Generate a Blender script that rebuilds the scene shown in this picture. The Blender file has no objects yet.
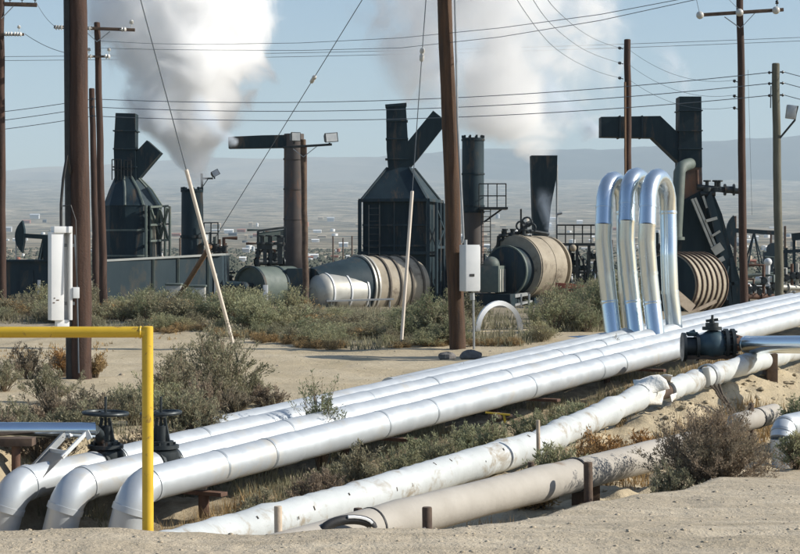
import bpy, bmesh, math, random
import numpy as np
from mathutils import Vector as V, Matrix

R = math.radians
random.seed(7)
sc = bpy.context.scene
COL = sc.collection

# ------------------------------------------------------------------ camera model (focal length in photo pixels)
F, CX, HY, CAMZ = 1800.0, 400.0, 250.0, 2.0
def P(px, py, d):
    return V(((px - CX) * d / F, d, CAMZ - (py - HY) * d / F))
def X(px, d): return (px - CX) * d / F
def Z(py, d): return CAMZ - (py - HY) * d / F

# ------------------------------------------------------------------ noise and terrain
def _hash(ix, iy, seed):
    n = (ix.astype(np.int64) * 374761393 + iy.astype(np.int64) * 668265263 + seed * 974634777) & 0xFFFFFFFF
    n = ((n ^ (n >> 13)) * 1274126177) & 0xFFFFFFFF
    n = n ^ (n >> 16)
    return (n & 0xFFFF) / 65535.0
def vnoise(x, y, seed=0):
    x = np.asarray(x, float); y = np.asarray(y, float)
    ix = np.floor(x); iy = np.floor(y)
    fx = x - ix; fy = y - iy
    fx = fx * fx * (3 - 2 * fx); fy = fy * fy * (3 - 2 * fy)
    a = _hash(ix, iy, seed); b = _hash(ix + 1, iy, seed)
    c = _hash(ix, iy + 1, seed); d = _hash(ix + 1, iy + 1, seed)
    return (a * (1 - fx) + b * fx) * (1 - fy) + (c * (1 - fx) + d * fx) * fy - 0.5
def sstep(a, b, x):
    t = np.clip((np.asarray(x, float) - a) / (b - a), 0, 1)
    return t * t * (3 - 2 * t)

UX, UY = 0.4794, 0.8776                  # direction of the pipe run on the ground
def ground_z(x, y):
    x = np.asarray(x, float); y = np.asarray(y, float)
    s = UX * x + UY * y; v = UY * x - UX * y
    D = np.interp(s, [8, 14.8, 18, 24, 30, 36, 44], [-.75, -.74, -.62, -.42, -.08, .18, .22])
    LH = np.maximum(0.0, D + .02) * (1 - sstep(38, 60, s))
    v = v + .35 * vnoise(x * .7, y * .7, 5)
    t1 = sstep(-12.25, -11.7, v); t2 = sstep(-6.2, -5.3, v)
    h = LH * (1 - t1) + t1 * (D * (1 - t2) + np.interp(s, [13, 15.2, 17.2, 20], [0, -.02, -.24, -.32]) * t2)
    berm = np.interp(s, [13, 16, 18, 20, 25, 30, 36], [0, .05, .12, .22, .42, .3, .1])
    h = h + berm * np.exp(-((v + 8.45) / .75) ** 2)
    fg = 1 - sstep(12.2, 13.5, y + .25 * vnoise(x * 1.1, y * .2, 9))
    h = h * (1 - fg) + .1 * fg
    fade = 1 - sstep(45, 120, y)
    inditch = t1 * (1 - t2) * (1 - fg)
    h = h + fade * (.05 * vnoise(x * .9, y * .9, 1) + .022 * vnoise(x * 3.1, y * 3.1, 2) + .010 * vnoise(x * 9, y * 9, 3))
    h = h + inditch * (.13 * vnoise(x * 2.6, y * 2.6, 4) + .08 * vnoise(x * 7, y * 7, 6) + .03 * vnoise(x * 17, y * 17, 8))
    yy = np.maximum(y, 1.0)
    tr_ = sstep(9, 10, y) * (1 - sstep(12.3, 12.9, y)) + sstep(12.6, 13.4, y) * (1 - sstep(16.5, 18, y)) * sstep(-5.6, -5.0, v)
    q_ = y - .16 * x + .15 * vnoise(x * .5, y * .5, 14)
    for c_ in (10.6, 11.15, 11.75, 12.7, 13.3):
        h = h + tr_ * (-.022 * np.exp(-((q_ - c_) / .11) ** 2) + .012 * np.exp(-((np.abs(q_ - c_) - .19) / .06) ** 2)) * (.7 + .6 * vnoise(x * 14, y * 3, 15))
    far_img = np.interp(yy, [150, 300, 600, 1500, 3000, 5000, 6400, 7500], [274, 262, 252.5, 240, 219, 198, 187, 180])
    zfar = CAMZ - (far_img - HY) * yy / F
    k = sstep(120, 300, yy)
    h = h * (1 - k) + zfar * k
    amp = np.interp(yy, [100, 400, 1500, 7500], [0, .25, 2.0, 14])
    h = h + amp * (vnoise(x / 170., y / 320., 11) + .4 * vnoise(x / 50., y / 90., 12))
    return h
def gz(x, y): return float(ground_z(np.array([x]), np.array([y]))[0])
def G(px, d):
    x = X(px, d); return V((x, d, gz(x, d)))

# ------------------------------------------------------------------ mesh builder
class MB:
    def __init__(s): s.v = []; s.f = []
    def add(s, verts, faces):
        n = len(s.v); s.v += [V(q) for q in verts]; s.f += [[i + n for i in f] for f in faces]
    def box(s, c, size, rot=None, bev=0.0):
        c = V(c); hx, hy, hz_ = [q / 2 for q in size]
        m = rot if rot is not None else Matrix.Identity(3)
        if bev <= 0:
            vs = [c + m @ V((a * hx, b * hy, e * hz_)) for a in (-1, 1) for b in (-1, 1) for e in (-1, 1)]
            s.add(vs, [[0, 1, 3, 2], [4, 6, 7, 5], [0, 4, 5, 1], [2, 3, 7, 6], [0, 2, 6, 4], [1, 5, 7, 3]])
        else:
            bm = bmesh.new(); bmesh.ops.create_cube(bm, size=1.0)
            for q in bm.verts: q.co = V((q.co.x * size[0], q.co.y * size[1], q.co.z * size[2]))
            bmesh.ops.bevel(bm, geom=list(bm.edges), offset=bev, segments=2, affect='EDGES', profile=.6)
            bm.verts.index_update()
            s.add([c + m @ q.co for q in bm.verts], [[q.index for q in f.verts] for f in bm.faces]); bm.free()
    def beam(s, p, q, w, h=None, up=V((0, 0, 1)), bev=0.0):
        p = V(p); q = V(q); d = q - p; L = d.length; d = d.normalized()
        if abs(d.dot(up)) > .98: up = V((0, 1, 0))
        x = d.cross(up).normalized(); z = x.cross(d).normalized()
        s.box((p + q) / 2, (w, L, h or w), Matrix((x, d, z)).transposed(), bev)
    def tube(s, path, rad, n=12, caps=True, up=V((0, 0, 1)), squash=None):
        path = [V(p) for p in path]; m = len(path)
        if not hasattr(rad, '__len__'): rad = [rad] * m
        tans = []
        for i in range(m):
            a = path[max(0, i - 1)]; b = path[min(m - 1, i + 1)]
            t = (b - a)
            tans.append(t.normalized() if t.length > 1e-9 else V((0, 0, 1)))
        t0 = tans[0]; nrm = up if abs(t0.dot(up)) < .95 else V((1, 0, 0))
        nrm = (nrm - t0 * nrm.dot(t0)).normalized()
        vs = []
        for i in range(m):
            t = tans[i]; nrm = (nrm - t * nrm.dot(t)); nrm = nrm.normalized() if nrm.length > 1e-6 else V((1, 0, 0)); bn = t.cross(nrm)
            for k in range(n):
                a = 2 * math.pi * k / n
                vs.append(path[i] + (nrm * math.cos(a) + bn * math.sin(a)) * rad[i])
        fs = []
        for i in range(m - 1):
            for k in range(n):
                k2 = (k + 1) % n
                fs.append([i * n + k, i * n + k2, (i + 1) * n + k2, (i + 1) * n + k])
        if caps:
            fs.append([k for k in range(n)][::-1]); fs.append([(m - 1) * n + k for k in range(n)])
        s.add(vs, fs)
    def lathe(s, origin, axis, prof, n=32, caps=True):       # prof = [(t along axis, radius)]
        o = V(origin); a = V(axis).normalized()
        s.tube_frames([o + a * t for t, r in prof], [r for t, r in prof], a, n, caps)
    def tube_frames(s, pts, rads, a, n, caps):
        up = V((0, 0, 1)) if abs(a.z) < .95 else V((1, 0, 0))
        x = a.cross(up).normalized(); y = x.cross(a).normalized()
        vs = []; fs = []
        for p, r in zip(pts, rads):
            for k in range(n):
                t = 2 * math.pi * k / n
                vs.append(p + (x * math.cos(t) + y * math.sin(t)) * r)
        m = len(pts)
        for i in range(m - 1):
            for k in range(n):
                k2 = (k + 1) % n
                fs.append([i * n + k, (i + 1) * n + k, (i + 1) * n + k2, i * n + k2])
        if caps:
            fs.append([k for k in range(n)]); fs.append([(m - 1) * n + k for k in range(n)][::-1])
        s.add(vs, fs)
    def prism(s, poly, vec):
        n = len(poly); poly = [V(p) for p in poly]; vec = V(vec)
        s.add(poly + [p + vec for p in poly], [list(range(n))[::-1], list(range(n, 2 * n))] +
              [[i, (i + 1) % n, n + (i + 1) % n, n + i] for i in range(n)])
    def loft(s, A, B, caps=True):                               # two polygons of equal count
        n = len(A)
        s.add(list(A) + list(B), [[i, (i + 1) % n, n + (i + 1) % n, n + i] for i in range(n)] + ([list(range(n))[::-1], list(range(n, 2 * n))] if caps else []))
    def ball(s, c, r, seg=12, rings=8, scale=(1, 1, 1), jit=0, seed=0):
        rnd = random.Random(seed); c = V(c); vs = []; fs = []
        for i in range(rings + 1):
            ph = math.pi * i / rings
            for k in range(seg):
                th = 2 * math.pi * k / seg; rr = r * (1 + (rnd.random() - .5) * jit)
                vs.append(c + V((rr * math.sin(ph) * math.cos(th) * scale[0], rr * math.sin(ph) * math.sin(th) * scale[1], rr * math.cos(ph) * scale[2])))
        for i in range(rings):
            for k in range(seg):
                k2 = (k + 1) % seg
                fs.append([i * seg + k, (i + 1) * seg + k, (i + 1) * seg + k2, i * seg + k2])
        s.add(vs, fs)
    def build(s, name, mat, parent=None, smooth=40, loc=None):
        off = V((0, 0, 0))
        if parent is not None: off = WLOC[parent.name]
        elif loc is not None: off = V(loc)
        me = bpy.data.meshes.new(name)
        me.from_pydata([tuple(q - off) for q in s.v], [], s.f)
        bm = bmesh.new(); bm.from_mesh(me)
        bmesh.ops.remove_doubles(bm, verts=list(bm.verts), dist=1e-5)
        bmesh.ops.recalc_face_normals(bm, faces=list(bm.faces))
        lim = R(smooth)
        for f in bm.faces: f.smooth = True
        for e in bm.edges:
            if len(e.link_faces) == 2 and e.calc_face_angle(0) > lim: e.smooth = False
        bm.to_mesh(me); bm.free()
        me.materials.append(mat)
        o = bpy.data.objects.new(name, me); COL.objects.link(o)
        if parent is not None: o.parent = parent
        elif loc is not None: o.location = loc
        WLOC[o.name] = off
        return o
WLOC = {}
def props(o, label=None, cat=None, group=None, kind=None):
    if label: o['label'] = label
    if cat: o['category'] = cat
    if group: o['group'] = group
    if kind: o['kind'] = kind
    return o
def thing(name, label, cat, loc, group=None):
    o = bpy.data.objects.new(name, None); o.empty_display_size = .2; COL.objects.link(o)
    o.location = loc; WLOC[o.name] = V(loc)
    return props(o, label, cat, group)
def single(mb, name, mat, label, cat, loc, group=None, smooth=40):
    return props(mb.build(name, mat, None, smooth, loc), label, cat, group)

# ------------------------------------------------------------------ materials
def new_mat(name):
    m = bpy.data.materials.new(name); m.use_nodes = True
    nt = m.node_tree; b = nt.nodes['Principled BSDF']
    return m, nt, b
def N(nt, t, **kw):
    n = nt.nodes.new(t)
    for k, val in kw.items():
        if k.startswith('i_'): n.inputs[k[2:].replace('_', ' ')].default_value = val
        else: setattr(n, k, val)
    return n
def pos_vec(nt, scale=(1, 1, 1)):
    g = nt.nodes.new('ShaderNodeNewGeometry'); mp = nt.nodes.new('ShaderNodeMapping')
    mp.inputs['Scale'].default_value = scale
    nt.links.new(g.outputs['Position'], mp.inputs['Vector']); return mp.outputs[0]
def noise(nt, vec, scale, detail=5, rough=.6, dist=0):
    n = N(nt, 'ShaderNodeTexNoise'); n.inputs['Scale'].default_value = scale; n.inputs['Detail'].default_value = detail
    n.inputs['Roughness'].default_value = rough; n.inputs['Distortion'].default_value = dist
    nt.links.new(vec, n.inputs['Vector']); return n.outputs[0]
def ramp(nt, fac, stops):
    r = nt.nodes.new('ShaderNodeValToRGB'); e = r.color_ramp.elements
    while len(e) < len(stops): e.new(.5)
    for q, (p, c) in zip(e, stops):
        q.position = p; q.color = (*c, 1) if len(c) == 3 else c
    nt.links.new(fac, r.inputs[0]); return r.outputs[0]
def mixc(nt, fac, a, b):
    m = nt.nodes.new('ShaderNodeMix'); m.data_type = 'RGBA'
    if isinstance(fac, float): m.inputs[0].default_value = fac
    else: nt.links.new(fac, m.inputs[0])
    for s, q in ((6, a), (7, b)):
        if isinstance(q, tuple): m.inputs[s].default_value = (*q, 1)
        else: nt.links.new(q, m.inputs[s])
    return m.outputs[2]
def math_n(nt, op, a, b=None, clamp=False):
    m = nt.nodes.new('ShaderNodeMath'); m.operation = op; m.use_clamp = clamp
    for i, q in enumerate((a, b)):
        if q is None: continue
        if isinstance(q, (int, float)): m.inputs[i].default_value = q
        else: nt.links.new(q, m.inputs[i])
    return m.outputs[0]
def bump(nt, b, h, strength, dist):
    q = nt.nodes.new('ShaderNodeBump'); q.inputs['Strength'].default_value = strength; q.inputs['Distance'].default_value = dist
    nt.links.new(h, q.inputs['Height']); nt.links.new(q.outputs[0], b.inputs['Normal'])
def mk(name, c1, c2, scale=3, rough=.7, metal=0.0, stain=None, stain_at=.62, stain_scale=1.2, stretch=(1, 1, 1), bmp=0, bscale=20, rvar=.1, spec=None):
    m, nt, b = new_mat(name)
    vec = pos_vec(nt, stretch)
    col = ramp(nt, noise(nt, vec, scale), [(.3, c1), (.7, c2)])
    if stain:
        f = ramp(nt, noise(nt, vec, stain_scale, 7, .68, .4), [(stain_at - .06, (0, 0, 0)), (stain_at + .05, (1, 1, 1))])
        col = mixc(nt, f, col, stain)
    nt.links.new(col, b.inputs['Base Color'])
    rr = ramp(nt, noise(nt, vec, scale * 2.3), [(.3, (max(.03, rough - rvar),) * 3), (.7, (min(1, rough + rvar),) * 3)])
    nt.links.new(rr, b.inputs['Roughness'])
    b.inputs['Metallic'].default_value = metal
    if spec is not None: b.inputs['Specular IOR Level'].default_value = spec
    if bmp: bump(nt, b, noise(nt, pos_vec(nt), bscale, 4), bmp, .02)
    return m

M = {}
M['alu'] = mk('aluminium_jacket', (.50, .53, .545), (.60, .625, .635), 2.2, .48, .42, stain=(.55, .53, .48), stain_at=.62, stain_scale=1.6, bmp=.06, bscale=9, rvar=.08)
M['alu_bright'] = mk('bright_aluminium', (.69, .765, .80), (.76, .815, .84), 1.5, .25, .92, rvar=.03)
M['alu_mirror'] = mk('polished_jacket', (.66, .73, .78), (.72, .78, .83), 1.5, .2, 1.0, rvar=.04)
M['wrap'] = mk('white_pipe_wrap', (.44, .46, .45), (.56, .58, .57), 2.2, .55, 0, stain=(.32, .28, .22), stain_at=.60, stain_scale=3.2, bmp=.35, bscale=7)
M['rib'] = mk('dull_rib', (.07, .06, .048), (.13, .11, .085), 3, .8)
M['band'] = mk('strap_band', (.40, .43, .445), (.50, .525, .535), 3, .4, .6)
M['lag'] = mk('torn_lagging', (.7, .69, .63), (.82, .8, .75), 8, .9, 0, stain=(.2, .15, .1), stain_at=.6, bmp=.6, bscale=25)
M['dusty'] = mk('dusty_grey_pipe', (.33, .30, .255), (.44, .405, .35), 1.8, .8, 0, stain=(.22, .145, .085), stain_at=.69, stain_scale=1.5, bmp=.2, bscale=14)
M['yellow'] = mk('yellow_paint', (.58, .37, .02), (.68, .44, .035), 4, .42, 0, stain=(.20, .10, .04), stain_at=.655, stain_scale=14, rvar=.08)
M['pole_red'] = mk('creosote_pole', (.030, .016, .011), (.080, .040, .025), 5, .85, 0, stretch=(3, 3, .25), stain=(.04, .022, .015), stain_at=.6, stain_scale=3, bmp=.5, bscale=30)
M['pole_orange'] = mk('weathered_orange_pole', (.032, .018, .011), (.115, .058, .026), 5, .85, 0, stretch=(3, 3, .2), stain=(.05, .026, .014), stain_at=.6, stain_scale=3, bmp=.5, bscale=30)
M['pole_grey'] = mk('grey_green_pole', (.075, .075, .055), (.16, .15, .11), 5, .9, 0, stretch=(3, 3, .25), bmp=.5, bscale=30)
M['timber'] = mk('dark_timber', (.06, .04, .03), (.13, .085, .055), 6, .9, 0, stretch=(1, 1, 1), bmp=.3)
M['board'] = mk('pale_board', (.42, .33, .24), (.55, .45, .34), 5, .85, 0, stain=(.25, .18, .12), bmp=.2)
M['dark'] = mk('sooty_dark_steel', (.008, .019, .026), (.017, .034, .042), 1.3, .7, 0, stain=(.060, .052, .044), stain_at=.60, stain_scale=1.4, stretch=(1.6, 1.6, .35), bmp=.15, bscale=6, spec=.2)
M['dark2'] = mk('blue_black_steel', (.014, .028, .038), (.028, .048, .058), 1.1, .6, 0, stain=(.085, .068, .052), stain_at=.61, stain_scale=1.3, stretch=(1.6, 1.6, .35), spec=.2)
M['shed'] = mk('blue_grey_cladding', (.020, .036, .046), (.036, .056, .066), .8, .7, 0, stain=(.065, .062, .052), stretch=(1, 1, .4), spec=.2)
M['shed_roof'] = mk('pale_roof_sheet', (.26, .28, .27), (.36, .37, .35), 1.5, .5, .2)
M['tan'] = mk('dusty_tan_shell', (.245, .21, .155), (.375, .325, .245), 1.6, .75, 0, stain=(.13, .10, .07), stain_at=.62, stain_scale=1.1, bmp=.2, bscale=8)
M['pale_drum'] = mk('pale_drum_shell', (.36, .35, .31), (.50, .49, .44), 1.6, .5, .35, stain=(.2, .17, .13), stain_at=.66)
M['rust'] = mk('rusty_steel', (.07, .036, .024), (.14, .075, .048), 4, .85, 0, stain=(.05, .025, .018), bmp=.3)
M['rust_stack'] = mk('rust_streaked_stack', (.05, .05, .052), (.10, .075, .062), 1.5, .75, 0, stain=(.17, .085, .05), stain_at=.56, stain_scale=.9, stretch=(1, 1, .25))
M['green_steel'] = mk('grey_green_steel', (.07, .095, .085), (.115, .14, .12), 2.5, .6, 0, stain=(.16, .15, .12))
M['iron'] = mk('black_valve_iron', (.015, .02, .022), (.04, .048, .05), 6, .5, .3, stain=(.11, .055, .03), stain_at=.66, stain_scale=4)
M['iron_blue'] = mk('teal_valve_paint', (.03, .06, .075), (.06, .10, .12), 5, .45, .2, stain=(.10, .07, .05), stain_at=.62, stain_scale=4)
M['white'] = mk('white_enamel', (.74, .75, .74), (.80, .80, .79), 3, .45, 0, stain=(.45, .38, .29), stain_at=.74, stain_scale=5)
M['white_dim'] = mk('light_grey_enamel', (.56, .58, .58), (.64, .65, .65), 3, .45, 0, stain=(.36, .33, .28), stain_at=.72, stain_scale=5)
M['black'] = mk('black_rubber', (.012, .012, .013), (.028, .027, .026), 6, .6)
M['ceramic'] = mk('glazed_insulator', (.45, .45, .42), (.6, .58, .53), 8, .2)
M['ceramic_dark'] = mk('dark_insulator', (.02, .022, .026), (.045, .045, .045), 8, .25)
M['wire'] = mk('dull_conductor', (.10, .12, .14), (.14, .16, .18), 8, .6, .4)
M['galv'] = mk('galvanised_steel', (.30, .32, .33), (.42, .43, .43), 6, .45, .6)
M['guard'] = mk('sun_bleached_guard', (.60, .52, .43), (.74, .66, .57), 3, .7, 0, stretch=(1, 1, .5))
M['guard_brown'] = mk('brown_guard', (.14, .08, .045), (.22, .13, .07), 3, .8)
M['rock'] = mk('dark_rock', (.09, .085, .085), (.20, .185, .17), 9, .95, 0, bmp=.6, bscale=30)
M['pebble'] = mk('pale_stones', (.33, .27, .19), (.5, .42, .31), 9, .95)
M['litter'] = mk('crumpled_paper', (.66, .58, .55), (.8, .74, .7), 20, .8, 0, bmp=.5)
M['sign'] = mk('rust_red_panel', (.22, .06, .032), (.29, .085, .045), 2, .7, 0, stain=(.12, .04, .025))
M['sign_ink'] = mk('sign_lettering', (.05, .025, .02), (.07, .03, .025), 4, .7)
M['rag'] = mk('frayed_dark_strap', (.07, .055, .04), (.13, .10, .07), 8, .95)

def leaf_mat(name, c1, c2, c3, tr=.25):
    m, nt, b = new_mat(name)
    vec = pos_vec(nt)
    a = ramp(nt, noise(nt, vec, 4, 3), [(.3, c1), (.7, c2)])
    k = ramp(nt, noise(nt, vec, 1.1, 3), [(.45, (0, 0, 0)), (.68, (1, 1, 1))])
    nt.links.new(mixc(nt, k, a, c3), b.inputs['Base Color'])
    b.inputs['Roughness'].default_value = .85
    b.inputs['Specular IOR Level'].default_value = .2
    b.inputs['Transmission Weight'].default_value = 0
    t = nt.nodes.new('ShaderNodeBsdfTranslucent'); nt.links.new(mixc(nt, k, a, c3), t.inputs[0])
    mx = nt.nodes.new('ShaderNodeMixShader'); mx.inputs[0].default_value = tr
    out = [n for n in nt.nodes if n.type == 'OUTPUT_MATERIAL'][0]
    nt.links.new(b.outputs[0], mx.inputs[1]); nt.links.new(t.outputs[0], mx.inputs[2]); nt.links.new(mx.outputs[0], out.inputs[0])
    return m
M['sage'] = leaf_mat('sage_leaves', (.27, .285, .165), (.37, .375, .23), (.39, .35, .20), .35)
M['green'] = leaf_mat('green_weed_leaves', (.175, .20, .11), (.265, .28, .165), (.33, .305, .185), .35)
M['olive'] = leaf_mat('dry_olive_leaves', (.23, .22, .14), (.33, .31, .20), (.27, .235, .155), .35)
M['brown'] = leaf_mat('dry_brown_leaves', (.235, .18, .13), (.33, .26, .185), (.20, .18, .125), .35)
M['straw'] = leaf_mat('straw_grass', (.33, .22, .10), (.45, .31, .15), (.28, .22, .12))
M['rustgrass'] = leaf_mat('orange_dry_grass', (.30, .16, .06), (.42, .25, .10), (.25, .18, .09))
M['twig'] = mk('twigs', (.11, .08, .05), (.2, .15, .10), 8, .9)
M['far_shrub'] = mk('far_shrub', (.05, .06, .045), (.09, .095, .07), .2, .95)

# ------------------------------------------------------------------ ground material
def ground_mat():
    m, nt, b = new_mat('sandy_ground')
    vec = pos_vec(nt)
    g = nt.nodes.new('ShaderNodeNewGeometry'); sx = nt.nodes.new('ShaderNodeSeparateXYZ'); nt.links.new(g.outputs['Position'], sx.inputs[0])
    yv = sx.outputs['Y']
    n1 = noise(nt, vec, .55, 6, .6, .4); n2 = noise(nt, vec, 3.2, 6, .65); n3 = noise(nt, vec, 28, 4, .7)
    sand = ramp(nt, n1, [(.3, (.40, .33, .215)), (.5, (.48, .40, .272)), (.7, (.54, .46, .325))])
    sand = mixc(nt, ramp(nt, n2, [(.55, (0, 0, 0)), (.75, (.55, .55, .55))]), sand, (.30, .225, .145))
    sand = mixc(nt, ramp(nt, n3, [(.56, (0, 0, 0)), (.70, (.6, .6, .6))]), sand, (.24, .19, .135))
    # grey-brown road dust in the foreground, with long wheel streaks
    st = noise(nt, pos_vec(nt, (.5, 2.6, 1)), 1.4, 6, .65, .6)
    road = ramp(nt, st, [(.3, (.37, .31, .22)), (.5, (.475, .40, .292)), (.7, (.57, .49, .365))])
    road = mixc(nt, ramp(nt, n3, [(.54, (0, 0, 0)), (.68, (.6, .6, .6))]), road, (.25, .205, .145))
    near = ramp(nt, math_n(nt, 'ADD', math_n(nt, 'DIVIDE', yv, 40.0), math_n(nt, 'MULTIPLY', n1, .05)), [(.36, (1, 1, 1)), (.46, (0, 0, 0))])
    # only the right of the run: use distance across the run
    crs = math_n(nt, 'SUBTRACT', math_n(nt, 'MULTIPLY', sx.outputs['X'], UY), math_n(nt, 'MULTIPLY', yv, UX))
    near2 = ramp(nt, math_n(nt, 'DIVIDE', math_n(nt, 'ADD', crs, 9.5), 6.0), [(.35, (0, 0, 0)), (.62, (1, 1, 1))])
    near = mixc(nt, near2, near, (1., 1., 1.))
    nr2 = ramp(nt, math_n(nt, 'DIVIDE', yv, 40.0), [(.42, (1, 1, 1)), (.55, (0, 0, 0))])
    fac = math_n(nt, 'MULTIPLY', near, nr2)
    col = mixc(nt, fac, sand, road)
    # floor of the pipe trench: darker brown in noise patches
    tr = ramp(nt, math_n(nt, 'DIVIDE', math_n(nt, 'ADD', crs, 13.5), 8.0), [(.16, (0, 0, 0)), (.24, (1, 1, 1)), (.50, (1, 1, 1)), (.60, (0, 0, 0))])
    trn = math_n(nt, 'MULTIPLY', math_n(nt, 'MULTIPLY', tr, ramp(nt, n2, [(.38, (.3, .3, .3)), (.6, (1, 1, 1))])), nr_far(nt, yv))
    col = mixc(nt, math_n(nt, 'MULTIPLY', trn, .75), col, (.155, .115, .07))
    # yard beyond the weeds
    yard = ramp(nt, math_n(nt, 'DIVIDE', yv, 100.0), [(.40, (0, 0, 0)), (.47, (1, 1, 1))])
    col = mixc(nt, math_n(nt, 'MULTIPLY', yard, .8), col, ramp(nt, n1, [(.35, (.17, .145, .105)), (.65, (.29, .245, .175))]))
    # the plain
    pv = pos_vec(nt, (1, .35, 1))
    f1 = noise(nt, pv, .006, 6, .62); f2 = noise(nt, pv, .05, 5, .7); f3 = noise(nt, pv, .22, 3, .7)
    plain = ramp(nt, f1, [(.32, (.20, .165, .12)), (.5, (.29, .24, .17)), (.68, (.37, .31, .22))])
    plain = mixc(nt, ramp(nt, f2, [(.5, (0, 0, 0)), (.66, (.8, .8, .8))]), plain, (.13, .125, .09))
    plain = mixc(nt, ramp(nt, f3, [(.54, (0, 0, 0)), (.64, (.8, .8, .8))]), plain, (.085, .09, .065))
    wv = pos_vec(nt); f4 = noise(nt, wv, .018, 5, .65); f5 = noise(nt, wv, .0045, 4, .6)
    plain = mixc(nt, ramp(nt, f5, [(.46, (0, 0, 0)), (.60, (.75, .75, .75))]), plain, (.15, .135, .10))
    plain = mixc(nt, ramp(nt, f4, [(.52, (0, 0, 0)), (.60, (.85, .85, .85))]), plain, (.06, .065, .05))
    plain = mixc(nt, ramp(nt, f4, [(.34, (.8, .8, .8)), (.42, (0, 0, 0))]), plain, (.52, .45, .33))
    farf = ramp(nt, math_n(nt, 'DIVIDE', yv, 400.0), [(.25, (0, 0, 0)), (.6, (1, 1, 1))])
    col = mixc(nt, farf, col, plain)
    nt.links.new(col, b.inputs['Base Color'])
    b.inputs['Roughness'].default_value = .95; b.inputs['Specular IOR Level'].default_value = .15
    h = math_n(nt, 'ADD', math_n(nt, 'MULTIPLY', noise(nt, vec, 9, 6, .7), 1.0), math_n(nt, 'MULTIPLY', n3, .5))
    bump(nt, b, h, .55, .06)
    return m
def nr_far(nt, yv): return ramp(nt, math_n(nt, 'DIVIDE', yv, 60.0), [(.5, (1, 1, 1)), (.66, (0, 0, 0))])
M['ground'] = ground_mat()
def hill_mat():
    m, nt, b = new_mat('dry_hills')
    vec = pos_vec(nt, (1, .5, 1.6))
    a = noise(nt, vec, .0022, 7, .62, .5)
    g = nt.nodes.new('ShaderNodeNewGeometry'); sx = nt.nodes.new('ShaderNodeSeparateXYZ'); nt.links.new(g.outputs['Position'], sx.inputs[0])
    bare = ramp(nt, a, [(.32, (.14, .125, .095)), (.5, (.24, .205, .15)), (.7, (.34, .285, .20))])
    scrub = ramp(nt, a, [(.35, (.028, .034, .030)), (.6, (.06, .06, .045)), (.75, (.13, .115, .085))])
    k = ramp(nt, math_n(nt, 'ADD', math_n(nt, 'DIVIDE', math_n(nt, 'ADD', sx.outputs['X'], 2000), 4000), math_n(nt, 'MULTIPLY', math_n(nt, 'SUBTRACT', a, .5), .9)), [(.40, (0, 0, 0)), (.66, (1, 1, 1))])
    nt.links.new(mixc(nt, k, bare, scrub), b.inputs['Base Color'])
    b.inputs['Roughness'].default_value = 1
    return m
M['hills'] = hill_mat()

# ------------------------------------------------------------------ setting: ground and hills
def grid_obj(name, xs2d, ys2d, zs2d, mat):
    nr, nc = xs2d.shape
    co = np.stack([xs2d, ys2d, zs2d], -1).reshape(-1, 3).astype(np.float32)
    i = np.arange(nr * nc).reshape(nr, nc)
    q = np.stack([i[:-1, :-1], i[:-1, 1:], i[1:, 1:], i[1:, :-1]], -1).reshape(-1, 4).astype(np.int32)
    me = bpy.data.meshes.new(name)
    me.vertices.add(len(co)); me.vertices.foreach_set('co', co.ravel())
    me.loops.add(q.size); me.loops.foreach_set('vertex_index', q.ravel())
    me.polygons.add(len(q)); me.polygons.foreach_set('loop_start', np.arange(0, q.size, 4, dtype=np.int32))
    me.polygons.foreach_set('use_smooth', np.ones(len(q), bool))
    me.update(calc_edges=True); me.materials.append(mat)
    o = bpy.data.objects.new(name, me); COL.objects.link(o)
    return props(o, kind='structure')
ys = [-80, -40, -15, -3, 3, 6]
y = 8.0
while y < 48: ys.append(y); y *= 1.0058
while y < 7600: ys.append(y); y *= 1.024
ys = np.array(ys)
W = np.where(ys < 7, 60.0, np.maximum(.45 * ys + 5, 0))
W[4] = 40; W[5] = 20
uu = np.linspace(-1, 1, 461); uu = uu * (.55 + .45 * uu * uu)
XX = W[:, None] * uu[None, :]; YY = np.repeat(ys[:, None], len(uu), 1)
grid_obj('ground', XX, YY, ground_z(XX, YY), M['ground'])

yh = np.linspace(7350, 9800, 60); xh = np.linspace(-4200, 4200, 300)
HX, HYY = np.meshgrid(xh, yh)
ridge_px = np.interp(CX + HX * F / 8600, [-600, 0, 100, 200, 300, 400, 500, 600, 700, 800, 1300], [180, 172, 166, 160, 157, 154, 151, 149, 141, 135, 128])
ridge_z = CAMZ - (ridge_px - HY) * 8600 / F
tt = np.clip((HYY - 7350) / (8600 - 7350), 0, 1.9)
base_z = CAMZ - (183 - HY) * 7350 / F - 30
prof = np.where(tt < 1, tt ** .8, 1 - (tt - 1) * .8)
rn = vnoise(HX / 420., HYY / 300., 21) * 55 + vnoise(HX / 140., HYY / 120., 22) * 26 + vnoise(HX / 50., HYY / 60., 23) * 10
grid_obj('hills', HX, HYY, base_z + (ridge_z - base_z) * prof + rn * np.clip(prof, 0, 1) * .8, M['hills'])

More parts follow.
